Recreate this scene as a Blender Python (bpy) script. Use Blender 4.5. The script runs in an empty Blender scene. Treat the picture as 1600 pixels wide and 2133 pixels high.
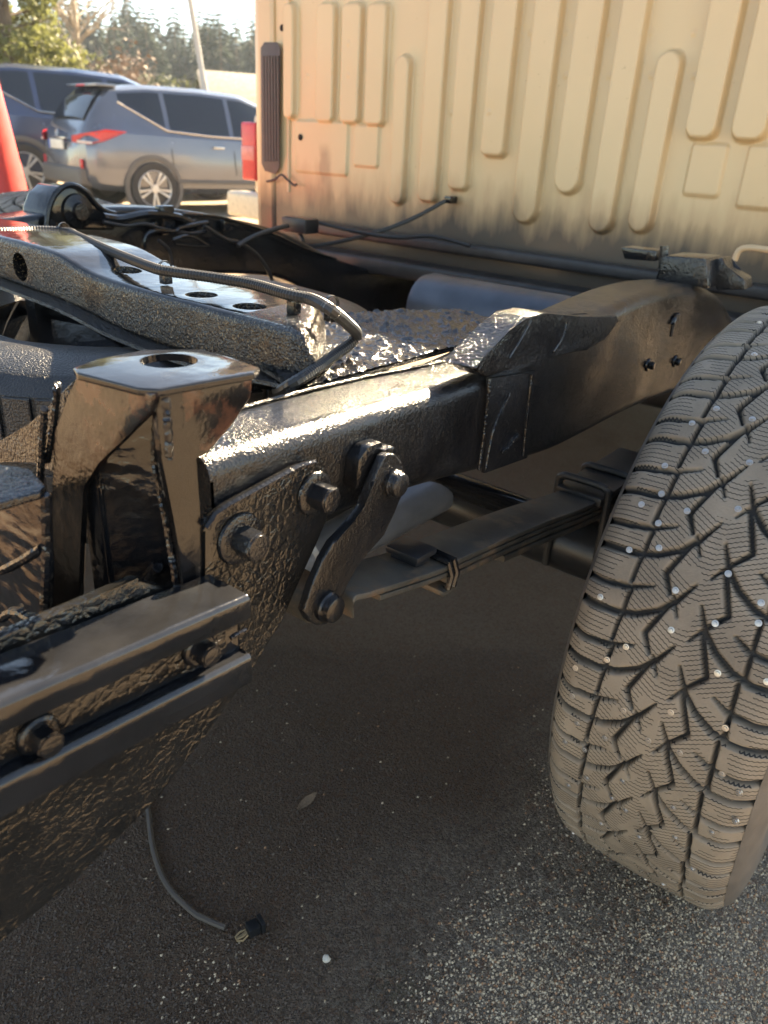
import bpy, bmesh, math, random
import numpy as np
from mathutils import Vector, Matrix, noise
R_ = random.Random(7)
PI = math.pi

# ------------------------------------------------------------------ camera
# survey frame: X along the truck (forward), Y to the truck's left, Z up; the lens stands at (0, 0, 0.97)
FPX, CX, CY = 1600.0, 800.0, 1066.5
CAM = Vector((0.0, 0.0, 0.97))
_d = Vector(((607 - CX) / FPX, (4400 - CY) / FPX, 1.0)).normalized()
_a = (2200 - CX) / FPX
_u = Vector((_a, -(_d.x * _a + _d.z) / _d.y, 1.0)).normalized()
_up = -_d
_lf = _up.cross(_u)
AX = Matrix((_u, _lf, _up))                     # lens axes -> world
def ray(px, py): return AX @ Vector(((px - CX) / FPX, (py - CY) / FPX, 1.0))
def UX(px, py, x): r = ray(px, py); return CAM + r * ((x - CAM.x) / r.x)
def UY(px, py, y): r = ray(px, py); return CAM + r * ((y - CAM.y) / r.y)
def UZ(px, py, z): r = ray(px, py); return CAM + r * ((z - CAM.z) / r.z)
def UD(px, py, d): return CAM + ray(px, py).normalized() * d

C = bpy.data.collections.new("lot")
bpy.context.scene.collection.children.link(C)
sc = bpy.context.scene
cam = bpy.data.cameras.new("camera")
cam.sensor_fit = 'VERTICAL'; cam.sensor_height = 36.0
cam.lens = 36.0 * FPX / 2133.0
cam.clip_start = 0.02; cam.clip_end = 1500
co = bpy.data.objects.new("camera", cam); C.objects.link(co)
_r = AX @ Vector((1, 0, 0)); _t = AX @ Vector((0, -1, 0)); _b = AX @ Vector((0, 0, -1))
co.matrix_world = Matrix(((_r.x, _t.x, _b.x, CAM.x), (_r.y, _t.y, _b.y, CAM.y), (_r.z, _t.z, _b.z, CAM.z), (0, 0, 0, 1)))
cam.dof.use_dof = True; cam.dof.focus_distance = 0.82; cam.dof.aperture_fstop = 7.5
sc.camera = co

# ------------------------------------------------------------------ sky, sun, exposure
SUN_AZ, SUN_EL = 7.0, 34.0                     # azimuth from +X towards +Y
w = bpy.data.worlds.new("World"); sc.world = w; w.use_nodes = True
nt = w.node_tree; nt.nodes.clear()
sky = nt.nodes.new("ShaderNodeTexSky"); sky.sky_type = 'NISHITA'; sky.sun_disc = False
sky.sun_elevation = math.radians(SUN_EL); sky.sun_rotation = math.radians(90 - SUN_AZ)
sky.air_density = 1.0; sky.dust_density = 0.1; sky.ozone_density = 2.8; sky.altitude = 1500
bg = nt.nodes.new("ShaderNodeBackground"); bg.inputs[1].default_value = 0.055
wo = nt.nodes.new("ShaderNodeOutputWorld")
nt.links.new(sky.outputs[0], bg.inputs[0]); nt.links.new(bg.outputs[0], wo.inputs[0])
sd = bpy.data.lights.new("sun", 'SUN'); sd.energy = 5.0; sd.angle = math.radians(0.5); sd.color = (1.0, 0.93, 0.82)
so = bpy.data.objects.new("sun", sd); C.objects.link(so)
_az, _el = math.radians(SUN_AZ), math.radians(SUN_EL)
sdir = Vector((math.cos(_az) * math.cos(_el), math.sin(_az) * math.cos(_el), math.sin(_el)))
so.rotation_euler = sdir.to_track_quat('Z', 'Y').to_euler()
so.location = sdir * 30
vs = sc.view_settings
vs.view_transform = 'Standard'; vs.look = 'None'; vs.gamma = 1.0; vs.use_curve_mapping = False
vs.exposure = 3.1
vs.use_white_balance = True; vs.white_balance_temperature = 9300; vs.white_balance_tint = 11
sc.cycles.max_bounces = 8; sc.cycles.use_denoising = True

# ------------------------------------------------------------------ materials
class NT:
    def __init__(s, name):
        s.m = bpy.data.materials.new(name); s.m.use_nodes = True
        s.t = s.m.node_tree; s.p = s.t.nodes["Principled BSDF"]
        s.tc = s.t.nodes.new("ShaderNodeTexCoord")
    def n(s, typ, **kw):
        o = s.t.nodes.new(typ)
        for k, v in kw.items():
            if k in o.inputs: o.inputs[k].default_value = v
            else: setattr(o, k, v)
        return o
    def l(s, a, b): s.t.links.new(a, b)
    def noise(s, scale, detail=3, rough=.55, co='Object', dist=0.0):
        o = s.n("ShaderNodeTexNoise"); o.inputs['Scale'].default_value = scale
        o.inputs['Detail'].default_value = detail; o.inputs['Roughness'].default_value = rough
        o.inputs['Distortion'].default_value = dist
        s.l(s.tc.outputs[co], o.inputs['Vector']); return o.outputs['Fac']
    def voro(s, scale, feature='F1', co='Object'):
        o = s.n("ShaderNodeTexVoronoi"); o.feature = feature; o.inputs['Scale'].default_value = scale
        s.l(s.tc.outputs[co], o.inputs['Vector']); return o
    def ramp(s, fac, stops):
        o = s.n("ShaderNodeValToRGB"); e = o.color_ramp.elements
        while len(e) < len(stops): e.new(0.5)
        for i, (p, c) in enumerate(stops):
            e[i].position = p; e[i].color = (*c, 1) if len(c) == 3 else c
        s.l(fac, o.inputs['Fac']); return o.outputs['Color']
    def math(s, op, a, b=None, c=None):
        o = s.n("ShaderNodeMath"); o.operation = op
        for i, v in enumerate((a, b, c)):
            if v is None: continue
            if isinstance(v, (int, float)): o.inputs[i].default_value = v
            else: s.l(v, o.inputs[i])
        return o.outputs[0]
    def mix(s, fac, a, b):
        o = s.n("ShaderNodeMix"); o.data_type = 'RGBA'
        for i, v in ((0, fac), (6, a), (7, b)):
            if isinstance(v, (int, float)): o.inputs[i].default_value = v
            elif isinstance(v, tuple): o.inputs[i].default_value = (*v, 1)
            else: s.l(v, o.inputs[i])
        return o.outputs[2]
    def bump(s, h, strength, dist, prev=None):
        o = s.n("ShaderNodeBump"); o.inputs['Strength'].default_value = strength; o.inputs['Distance'].default_value = dist
        s.l(h, o.inputs['Height'])
        if prev is not None: s.l(prev, o.inputs['Normal'])
        return o.outputs[0]
    def set(s, **kw):
        for k, v in kw.items():
            i = s.p.inputs[k.replace('_', ' ')]
            if isinstance(v, (int, float)): i.default_value = v
            elif isinstance(v, tuple): i.default_value = (*v, 1)
            else: s.l(v, i)
        return s
    def sep(s, co='Object'):
        o = s.n("ShaderNodeSeparateXYZ"); s.l(s.tc.outputs[co], o.inputs[0]); return o.outputs

def plain(name, col, rough=.5, metal=0.0, var=.12, scale=30, bump=0, bscale=200, **kw):
    m = NT(name)
    f = m.noise(scale, 4)
    lo = tuple(c * (1 - var) for c in col); hi = tuple(min(1, c * (1 + var)) for c in col)
    m.set(Base_Color=m.ramp(f, [(.3, lo), (.7, hi)]), Metallic=metal)
    m.set(Roughness=m.math('MULTIPLY_ADD', f, .2, rough - .1))
    if bump: m.set(Normal=m.bump(m.noise(bscale, 3), bump, .001))
    if kw: m.set(**kw)
    return m.m

def paint(name, layers, col=(.010, .0105, .012), rough=(.10, .30), rust_or_glint=None, stretch=None, coat=.0):
    """fresh brushed-on black rustproofing: layers = [(noise scale, bump strength, height in m, detail)]"""
    m = NT(name)
    if stretch:
        mp = m.n("ShaderNodeMapping"); mp.inputs['Scale'].default_value = stretch
        m.l(m.tc.outputs['Object'], mp.inputs[0])
    prev = None
    pm = m.ramp(m.noise(8.0, 4, .6), [(.38, (.25,) * 3), (.62, (1, 1, 1))])
    for sc_, st, h, det in layers:
        o = m.n("ShaderNodeTexNoise"); o.inputs['Scale'].default_value = sc_
        o.inputs['Detail'].default_value = det; o.inputs['Roughness'].default_value = .5
        m.l(mp.outputs[0] if stretch else m.tc.outputs['Object'], o.inputs['Vector'])
        prev = m.bump(m.math('MULTIPLY', o.outputs['Fac'], pm), st, h, prev)
    f = m.noise(14, 4)
    c = m.ramp(f, [(.35, tuple(x * .6 for x in col)), (.7, tuple(x * 1.5 for x in col))])
    if rust_or_glint:
        rf = m.noise(rust_or_glint[0], 5, .65)
        msk = m.ramp(rf, [(rust_or_glint[1], (0, 0, 0)), (rust_or_glint[1] + .08, (1, 1, 1))])
        if len(rust_or_glint) > 3:
            zz = m.math('MINIMUM', m.math('MAXIMUM', m.math('DIVIDE', m.math('SUBTRACT', m.sep()[2], rust_or_glint[3]), .03), 0.0), 1.0)
            msk = m.math('MULTIPLY', zz, msk)
        c = m.mix(msk, c, rust_or_glint[2])
    m.set(Base_Color=c, Roughness=m.math('MULTIPLY_ADD', m.noise(40, 3), rough[1] - rough[0], rough[0]), Normal=prev)
    m.set(IOR=1.52)
    return m.m

M = {}
M['black'] = paint('black_paint', [(260, .35, .002, 3), (60, .25, .004, 2)])
M['black_peel'] = paint('black_paint_orange_peel', [(430, .8, .0020, 2.5), (110, .3, .003, 2)], rough=(.14, .3))
M['black_wave'] = paint('black_paint_wrinkled', [(210, 1.0, .003, 2.0), (75, .7, .005, 2)], rough=(.07, .2))
def cracked(name, scale, warp, rough, st=.8, dist=.003):
    m = NT(name)
    nz = m.n("ShaderNodeTexNoise"); nz.inputs['Scale'].default_value = scale * .6; nz.inputs['Detail'].default_value = 3
    m.l(m.tc.outputs['Object'], nz.inputs['Vector'])
    va = m.n("ShaderNodeVectorMath"); va.operation = 'MULTIPLY_ADD'; m.l(nz.outputs['Color'], va.inputs[0]); va.inputs[1].default_value = (warp,) * 3
    m.l(m.tc.outputs['Object'], va.inputs[2])
    v = m.n("ShaderNodeTexVoronoi"); v.feature = 'DISTANCE_TO_EDGE'; v.inputs['Scale'].default_value = scale; m.l(va.outputs[0], v.inputs['Vector'])
    h = m.math('MINIMUM', v.outputs['Distance'], .22)
    b1 = m.bump(m.noise(scale * .35, 2), .35, .006)
    msk = m.ramp(m.noise(7.5, 4, .6), [(.40, (.12,) * 3), (.62, (1, 1, 1))]); h = m.math('MULTIPLY', h, msk)
    b2 = m.bump(h, st, dist, b1)
    b3 = m.bump(m.noise(scale * 3.2, 2), .30, .0012, b2)
    m.set(Base_Color=m.ramp(m.noise(16, 4), [(.35, (.006, .006, .006)), (.7, (.016, .015, .014))]), Roughness=m.math('MULTIPLY_ADD', m.noise(40, 3), .14, rough), Normal=b3, IOR=1.56)
    return m.m
M['black_wave'] = cracked('black_paint_wrinkled_skin', 120, .010, .06)
M['black_run'] = paint('black_paint_runs', [(60, .55, .005, 1), (300, .25, .0012, 2)], rough=(.06, .16), stretch=(1, .5, 1.3))
M['black_smooth'] = paint('black_paint_smooth', [(45, .3, .003, 2), (500, .10, .001, 2)], rough=(.04, .12))
M['black_lump'] = paint('black_paint_lumpy', [(260, 1.0, .004, 2), (560, .8, .002, 2)], rough=(.06, .16))
M['black_dull'] = paint('black_paint_dull', [(300, .4, .002, 3)], col=(.02, .02, .02), rough=(.35, .55))
M['speckled'] = paint('black_paint_speckled', [(430, 1.0, .003, 1.5), (180, .7, .003, 2)], rough=(.12, .28), rust_or_glint=(330, .57, (.20, .145, .085)))  # tan specks are reflections of sunlit ground painted into the base colour
M['rusty'] = paint('rust_under_paint', [(70, .35, .003, 2), (320, .2, .0012, 2)], col=(.010, .009, .009), rough=(.10, .24), rust_or_glint=(22, .52, (.075, .033, .021), .735))
M['drum'] = plain('rusty_drum', (.06, .035, .025), .8, 0, .4, 30)
M['bolthead'] = paint('painted_bolt', [(330, .6, .0022, 2)], rough=(.07, .18))
M['weld'] = paint('painted_weld', [(300, .6, .002, 2), (110, .3, .004, 1)], rough=(.05, .16))
M['leaf'] = paint('spring_steel_paint', [(500, .5, .0012, 3)], col=(.05, .046, .038), rough=(.42, .6), rust_or_glint=(16, .52, (.11, .072, .045)))
M['hose'] = plain('ribbed_hose', (.022, .022, .022), .38)
M['wire'] = plain('black_wire', (.02, .02, .022), .4)
M['steelgrey'] = plain('grey_painted_metal', (.16, .18, .21), .32, .2, .2, 18, .2, 150)
M['tank'] = plain('blue_grey_tank', (.07, .085, .105), .34, .2, .25, 12)
M['chrome'] = plain('bright_steel', (.55, .55, .54), .22, 1.0)
M['stud'] = plain('stud_steel', (.48, .46, .43), .35, .8)
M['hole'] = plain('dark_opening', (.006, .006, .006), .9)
M['plug'] = plain('black_plastic', (.015, .016, .018), .35)
M['orange'] = plain('orange_rubber', (.45, .13, .03), .7)

# tread rubber: uv = (across, round) in metres
m = NT('tread_rubber')
uvn = m.n("ShaderNodeUVMap"); sx = m.n("ShaderNodeSeparateXYZ"); m.l(uvn.outputs[0], sx.inputs[0])
v_, u_ = sx.outputs[0], sx.outputs[1]
absd = m.math('ABSOLUTE', m.math('SUBTRACT', v_, .1056))
slant = m.math('MULTIPLY', m.math('MINIMUM', m.math('MAXIMUM', m.math('SUBTRACT', .066, absd), 0.0), .06), .55)
tri = m.math('PINGPONG', v_, .0022)
f = m.math('ADD', m.math('ADD', u_, slant), m.math('MULTIPLY', tri, .50))
fr = m.math('FRACT', m.math('DIVIDE', f, .0054))
line = m.math('LESS_THAN', m.math('ABSOLUTE', m.math('SUBTRACT', fr, .5)), .085)
gap = m.n("ShaderNodeTexNoise"); gap.inputs['Scale'].default_value = 42; gap.inputs['Detail'].default_value = 0
m.l(uvn.outputs[0], gap.inputs['Vector'])
line = m.math('MULTIPLY', line, m.math('GREATER_THAN', gap.outputs['Fac'], .40))
dust = m.noise(9, 5, .6); grit = m.noise(420, 3, .6)
base = m.mix(m.ramp(dust, [(.35, (0, 0, 0)), (.7, (1, 1, 1))]), (.14, .117, .094), (.28, .235, .185))
base = m.mix(m.math('MULTIPLY', grit, .35), base, (.38, .30, .21))
grv = m.n("ShaderNodeAttribute"); grv.attribute_name = 'groove'
base = m.mix(grv.outputs['Fac'], base, (.018, .018, .018))
base = m.mix(line, base, (.015, .015, .015))
h = m.math('ADD', m.math('MULTIPLY', line, -1.0), m.math('MULTIPLY', grit, .35))
m.set(Base_Color=base, Roughness=.72, Normal=m.bump(h, .8, .0016)); M['tread'] = m.m
M['sidewall'] = plain('sidewall_rubber', (.105, .094, .082), .62, 0, .25, 25, .4, 260)
M['rim'] = plain('wheel_rim_steel', (.35, .35, .36), .35, .8)
M['farhub'] = plain('axle_black', (.016, .016, .017), .35)

# beige cab paint with black overspray creeping up from the lower edge
m = NT('sand_paint')
o3 = m.sep('Object')
streak = m.n("ShaderNodeTexNoise"); mp = m.n("ShaderNodeMapping"); mp.inputs['Scale'].default_value = (1, 14, 3.0)
m.l(m.tc.outputs['Object'], mp.inputs[0]); m.l(mp.outputs[0], streak.inputs['Vector']); streak.inputs['Scale'].default_value = 1.6
streak.inputs['Detail'].default_value = 5
hz = m.math('SUBTRACT', o3[2], m.math('MULTIPLY', m.math('SUBTRACT', streak.outputs['Fac'], .5), .16))
spray = m.ramp(hz, [(.0, (1, 1, 1)), (.5, (1, 1, 1)), (.51, (1, 1, 1)), (1.0, (1, 1, 1))])
k = m.math('DIVIDE', m.math('SUBTRACT', .835, hz), .085)
k = m.math('MINIMUM', m.math('MAXIMUM', k, 0.0), 1.0)
tan = m.mix(m.noise(3, 4), (.56, .41, .235), (.64, .48, .285))
rustk = m.math('MINIMUM', m.math('MAXIMUM', m.math('DIVIDE', m.math('SUBTRACT', .90, hz), .16), 0.0), .55)
c = m.mix(rustk, tan, (.30, .17, .085))
c = m.mix(m.math('MULTIPLY', k, .90), c, (.055, .050, .045))
sy = m.math('DIVIDE', m.math('SUBTRACT', m.math('ADD', o3[1], m.math('MULTIPLY', m.math('SUBTRACT', m.noise(14, 3), .5), .06)), 1.86), .035)
stn = m.math('MAXIMUM', m.math('SUBTRACT', 1.0, m.math('MULTIPLY', sy, sy)), 0.0)
stn = m.math('MULTIPLY', stn, m.math('MINIMUM', m.math('MAXIMUM', m.math('DIVIDE', m.math('SUBTRACT', .965, o3[2]), .05), 0.0), .75))
c = m.mix(m.math('MULTIPLY', stn, streak.outputs['Fac']), c, (.05, .04, .03))
fleck = m.ramp(m.noise(70, 3, .6), [(.70, (0, 0, 0)), (.76, (1, 1, 1))])
c = m.mix(m.math('MULTIPLY', fleck, .35), c, (.22, .13, .07))
m.set(Base_Color=c, Roughness=.26, Normal=m.bump(m.noise(240, 2), .05, .001)); M['sand'] = m.m
M['sandplain'] = plain('sand_paint_plain', (.60, .43, .26), .4, 0, .08, 5)
M['dark_vent'] = plain('vent_plastic', (.075, .060, .057), .5)

# ground: stained old asphalt, the truck's soft shade painted into its colour
m = NT('asphalt')
big = m.noise(.9, 5, .6); mid = m.noise(7, 4, .6); grain = m.voro(230); grain2 = m.voro(120); grain3 = m.voro(420)
c = m.mix(m.ramp(big, [(.35, (0, 0, 0)), (.65, (1, 1, 1))]), (.33, .245, .17), (.43, .33, .235))
moss = m.noise(4.3, 4, .55)
c = m.mix(m.math('MULTIPLY', m.ramp(moss, [(.58, (0, 0, 0)), (.70, (1, 1, 1))]), .55), c, (.105, .095, .035))
red = m.noise(3.1, 4, .6)
c = m.mix(m.math('MULTIPLY', m.ramp(red, [(.60, (0, 0, 0)), (.70, (1, 1, 1))]), .45), c, (.15, .085, .05))
gc = m.n("ShaderNodeSeparateColor"); m.l(grain.outputs['Color'], gc.inputs[0])
c = m.mix(m.math('MULTIPLY', m.math('POWER', gc.outputs[0], 3.0), .40), c, (.33, .26, .20))
c = m.mix(m.math('MULTIPLY', m.math('POWER', gc.outputs[1], 1.5), .65), c, (.055, .040, .030))
g3 = m.n("ShaderNodeSeparateColor"); m.l(grain3.outputs['Color'], g3.inputs[0])
c = m.mix(m.math('MULTIPLY', m.math('GREATER_THAN', g3.outputs[0], .86), .6), c, (.50, .41, .31))
g2 = m.n("ShaderNodeSeparateColor"); m.l(grain2.outputs['Color'], g2.inputs[0])
c = m.mix(m.math('MULTIPLY', m.math('GREATER_THAN', g2.outputs[2], .90), .55), c, (.32, .17, .10))
# soft shade under and round the truck, painted as a darker ground colour
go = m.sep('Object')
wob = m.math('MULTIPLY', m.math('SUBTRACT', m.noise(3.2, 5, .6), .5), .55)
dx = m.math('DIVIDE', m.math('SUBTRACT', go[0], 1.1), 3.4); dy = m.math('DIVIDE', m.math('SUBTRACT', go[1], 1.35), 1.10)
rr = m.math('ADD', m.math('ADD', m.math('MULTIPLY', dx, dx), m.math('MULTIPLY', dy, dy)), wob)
shade = m.math('MINIMUM', m.math('MAXIMUM', m.math('MULTIPLY', m.math('SUBTRACT', 1.02, rr), 2.4), 0.0), 1.0)
c = m.mix(m.math('MULTIPLY', shade, .80), c, (.100, .049, .024))
hh = m.math('ADD', m.math('MULTIPLY', grain.outputs['Distance'], -.8), m.math('ADD', m.math('MULTIPLY', grain3.outputs['Distance'], -.5), m.math('MULTIPLY', m.noise(300, 4, .7), .8)))
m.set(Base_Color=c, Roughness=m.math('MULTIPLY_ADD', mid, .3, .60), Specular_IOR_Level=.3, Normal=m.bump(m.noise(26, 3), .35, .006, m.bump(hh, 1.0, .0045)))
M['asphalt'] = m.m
M['chip'] = plain('stone_chips', (.48, .345, .225), .6, 0, .6, 240)

# ------------------------------------------------------------------ mesh helpers
def tag(o, label=None, cat=None, group=None, kind=None):
    if label: o['label'] = label
    if cat: o['category'] = cat
    if group: o['group'] = group
    if kind: o['kind'] = kind
    return o
def root(name, loc, label, cat, group=None, rz=0.0):
    o = bpy.data.objects.new(name, None); C.objects.link(o)
    o.location = loc; o.rotation_euler = (0, 0, rz); o.empty_display_size = .1
    return tag(o, label, cat, group)
WM = {}
def wmat(o):
    if o is None: return Matrix()
    return wmat(o.parent) @ (o.matrix_parent_inverse @ Matrix.LocRotScale(o.location, o.rotation_euler, o.scale))
def link(name, me, parent=None, world=True):
    o = bpy.data.objects.new(name, me); C.objects.link(o)
    if parent is not None:
        o.parent = parent
        if world: o.matrix_parent_inverse = wmat(parent).inverted()
    return o
def finish(name, bm, mat, parent=None, world=True, smooth=True, ang=35):
    me = bpy.data.meshes.new(name)
    bmesh.ops.recalc_face_normals(bm, faces=bm.faces)
    if smooth:
        lim = math.radians(ang)
        for f in bm.faces: f.smooth = True
        for e in bm.edges:
            if len(e.link_faces) == 2 and e.calc_face_angle(0) > lim: e.smooth = False
    bm.to_mesh(me); bm.free()
    for k in (mat if isinstance(mat, list) else [mat]): me.materials.append(k)
    return link(name, me, parent, world)
def B(): return bmesh.new()
def ext(bm, pts, vec, bev=0.0, seg=2):
    """polygon pts extruded by vec, edges rounded by bev"""
    vec = Vector(vec)
    a = [bm.verts.new(p) for p in pts]; b = [bm.verts.new(Vector(p) + vec) for p in pts]
    n = len(a); fs = [bm.faces.new(a), bm.faces.new(b[::-1])]
    for i in range(n): fs.append(bm.faces.new((a[i], b[i], b[(i + 1) % n], a[(i + 1) % n])))
    if bev > 0:
        es = list({e for f in fs for e in f.edges})
        bmesh.ops.bevel(bm, geom=es, offset=bev, segments=seg, affect='EDGES', profile=.6, clamp_overlap=True)
    return bm
def box(bm, lo, hi, bev=0.0, seg=2, mat=None):
    lo, hi = Vector(lo), Vector(hi)
    v = [bm.verts.new(p) for p in [(lo.x, lo.y, lo.z), (hi.x, lo.y, lo.z), (hi.x, hi.y, lo.z), (lo.x, hi.y, lo.z),
                                   (lo.x, lo.y, hi.z), (hi.x, lo.y, hi.z), (hi.x, hi.y, hi.z), (lo.x, hi.y, hi.z)]]
    if mat is not None:
        for x in v: x.co = mat @ x.co
    fs = [bm.faces.new([v[i] for i in q]) for q in ((0, 3, 2, 1), (4, 5, 6, 7), (0, 1, 5, 4), (1, 2, 6, 5), (2, 3, 7, 6), (3, 0, 4, 7))]
    if bev > 0:
        bmesh.ops.bevel(bm, geom=list({e for f in fs for e in f.edges}), offset=bev, segments=seg, affect='EDGES', profile=.6, clamp_overlap=True)
    return bm
def catmull(pts, n=8):
    pts = [Vector(p) for p in pts]; out = []
    for i in range(len(pts) - 1):
        p0 = pts[max(i - 1, 0)]; p1 = pts[i]; p2 = pts[i + 1]; p3 = pts[min(i + 2, len(pts) - 1)]
        for k in range(n):
            t = k / n
            out.append(.5 * ((2 * p1) + (p2 - p0) * t + (2 * p0 - 5 * p1 + 4 * p2 - p3) * t * t + (3 * p1 - p0 - 3 * p2 + p3) * t ** 3))
    out.append(pts[-1]); return out
def tube(bm, pts, r, sides=10, cap=True, rf=None):
    pts = [Vector(p) for p in pts]; rings = []
    t = (pts[1] - pts[0]).normalized()
    nrm = t.orthogonal().normalized()
    for i, p in enumerate(pts):
        t2 = (pts[min(i + 1, len(pts) - 1)] - pts[max(i - 1, 0)])
        t2 = t2.normalized() if t2.length > 1e-9 else t
        nrm = (nrm - t2 * nrm.dot(t2)).normalized(); bn = t2.cross(nrm); t = t2
        rr = rf(i, len(pts)) if rf else (r[i] if isinstance(r, (list, tuple)) else r)
        rings.append([bm.verts.new(p + (nrm * math.cos(2 * PI * k / sides) + bn * math.sin(2 * PI * k / sides)) * rr) for k in range(sides)])
    for a, b in zip(rings, rings[1:]):
        for k in range(sides): bm.faces.new((a[k], a[(k + 1) % sides], b[(k + 1) % sides], b[k]))
    if cap:
        bm.faces.new(rings[0][::-1]); bm.faces.new(rings[-1])
    return bm
def resample(pts, step):
    pts = [Vector(p) for p in pts]; out = [pts[0]]; acc = 0.0
    for a, b in zip(pts, pts[1:]):
        L = (b - a).length; d = step - acc
        while d <= L:
            out.append(a.lerp(b, d / L)); d += step
        acc = (acc + L) % step
    return out
def corrugated(bm, pts, r, step=.0022, sides=9):
    P = resample(pts, step)
    return tube(bm, P, r, sides, True, lambda i, n: r * (1.0 if i % 2 else .86))
def weldbead(bm, pts, r, seed=0):
    r *= .64; P = resample(catmull(pts, 6), r * .55)
    rng = random.Random(seed)
    if len(P) < 3: P = [Vector(p) for p in pts]
    P = [p + Vector((rng.uniform(-1, 1), rng.uniform(-1, 1), rng.uniform(-1, 1))) * r * .12 for p in P]
    return tube(bm, P, r, 7, True, lambda i, n: r * (.82 + .30 * rng.random()))
def lathe(bm, prof, axis_o, axis, sides=24, closed=False):
    """prof = [(along, radius)] turned about axis through axis_o"""
    axis = Vector(axis).normalized(); a = axis.orthogonal().normalized(); b = axis.cross(a); o = Vector(axis_o)
    rings = []
    for h, r in prof:
        if r < 1e-6: rings.append([bm.verts.new(o + axis * h)])
        else: rings.append([bm.verts.new(o + axis * h + (a * math.cos(2 * PI * k / sides) + b * math.sin(2 * PI * k / sides)) * r) for k in range(sides)])
    prs = list(zip(rings, rings[1:]))
    if closed: prs.append((rings[-1], rings[0]))
    for p, q in prs:
        for k in range(sides):
            k2 = (k + 1) % sides
            if len(p) == 1 and len(q) == 1: continue
            if len(p) == 1: bm.faces.new((p[0], q[k2], q[k]))
            elif len(q) == 1: bm.faces.new((p[k], p[k2], q[0]))
            else: bm.faces.new((p[k], p[k2], q[k2], q[k]))
    return bm
def sweep(bm, st, r=.01, seg=3, axis='X'):
    """rounded box section along an axis: st = [(s, a0, a1, z0, z1)]"""
    rings = []
    for s, a0, a1, z0, z1 in st:
        rr = min(r, (z1 - z0) * .49, (a1 - a0) * .49); ring = []
        for (ca, cz, q) in ((a1 - rr, z1 - rr, 0), (a0 + rr, z1 - rr, 1), (a0 + rr, z0 + rr, 2), (a1 - rr, z0 + rr, 3)):
            for k in range(seg + 1):
                t = PI / 2 * (q + k / seg)
                a, z = ca + rr * math.cos(t), cz + rr * math.sin(t)
                ring.append(bm.verts.new((s, a, z) if axis == 'X' else (a, s, z)))
        rings.append(ring)
    n = len(rings[0])
    for p, q in zip(rings, rings[1:]):
        for k in range(n): bm.faces.new((p[k], p[(k + 1) % n], q[(k + 1) % n], q[k]))
    bm.faces.new(rings[0][::-1]); bm.faces.new(rings[-1])
    return bm
def interp(tab, x):
    for (a, *va), (b, *vb) in zip(tab, tab[1:]):
        if x <= b:
            t = (x - a) / (b - a) if b > a else 0
            t = max(0, min(1, t)); return [p + (q - p) * t for p, q in zip(va, vb)]
    return list(tab[-1][1:])
def smooth_tab(tab, step):
    P = catmull([Vector((t[0], t[1], t[2])) for t in tab], 10); return [tuple(p) for p in P]
def cut(o, cutter_bm):
    """bore a hole through o and discard the tool"""
    me = bpy.data.meshes.new("tool"); cutter_bm.normal_update(); bmesh.ops.recalc_face_normals(cutter_bm, faces=cutter_bm.faces)
    cutter_bm.to_mesh(me); cutter_bm.free()
    t = bpy.data.objects.new("tool", me); C.objects.link(t)
    md = o.modifiers.new("b", 'BOOLEAN'); md.operation = 'DIFFERENCE'; md.object = t; md.solver = 'EXACT'
    bpy.context.view_layer.update()
    dg = bpy.context.evaluated_depsgraph_get()
    new = bpy.data.meshes.new_from_object(o.evaluated_get(dg), preserve_all_data_layers=True, depsgraph=dg)
    o.modifiers.clear()
    if len(new.polygons) > 3: o.data = new
    bpy.data.objects.remove(t)
def bolt(name, p, axis, parent, r=.009, h=.009, washer=.013, mat='weld', seed=0):
    """hex head on a washer, the paint rounding its edges"""
    bm = B(); axis = Vector(axis).normalized(); a = axis.orthogonal().normalized()
    rot = Matrix.Rotation(seed * .37, 3, axis); a = rot @ a; b = axis.cross(a); p = Vector(p)
    lathe(bm, [(0, washer * 1.1), (.002, washer * 1.05), (.0032, washer * .9), (.0034, r * .8)], p, axis, 20)
    pts = [p + axis * .003 + (a * math.cos(PI / 3 * k) + b * math.sin(PI / 3 * k)) * r for k in range(6)]
    ext(bm, pts, axis * h, .0011, 2)
    lathe(bm, [(h + .003, r * .83), (h + .0042, r * .80), (h + .0046, r * .6), (h + .0046, 0)], p, axis, 18)
    return finish(name, bm, M[mat], parent, ang=28)

# ------------------------------------------------------------------ ground
bm = B()
def sheet(bm, x0, x1, y0, y1, z):
    bm.faces.new([bm.verts.new(p) for p in ((x0, y0, z), (x1, y0, z), (x1, y1, z), (x0, y1, z))])
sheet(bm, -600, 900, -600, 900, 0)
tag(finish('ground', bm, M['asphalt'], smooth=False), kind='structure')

# ------------------------------------------------------------------ the stripped truck
T = root('stripped_truck', (1.142, 1.05, 0), 'stripped truck chassis in wet black paint with sand beige ribbed cab back and studded wheels', 'truck')
Y0, Y1 = .42, .51
near = [(.337, .755, .668), (.36, .755, .664), (.58, .749, .646), (.70, .747, .631), (.80, .756, .616), (.92, .768, .602), (1.02, .779, .600),
        (1.16, .789, .600), (1.30, .787, .594), (1.42, .775, .582), (1.55, .745, .560), (1.72, .672, .510), (1.90, .612, .470), (2.2, .59, .45), (3.3, .58, .44)]
nt_ = smooth_tab(near, .02)
near_rail = finish('frame_rail', sweep(B(), [(x, Y0, Y1, zb, zt) for x, zt, zb in nt_], .019, 6), M['black_peel'], T)
F0, F1 = 1.57, 1.66
far = [(-.02, .79, .70), (.60, .79, .70), (.80, .80, .69), (1.0, .815, .68), (1.2, .806, .66), (1.42, .770, .64), (1.56, .735, .61), (1.75, .66, .52), (1.95, .61, .47), (2.2, .59, .45), (3.3, .58, .44)]
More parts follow.
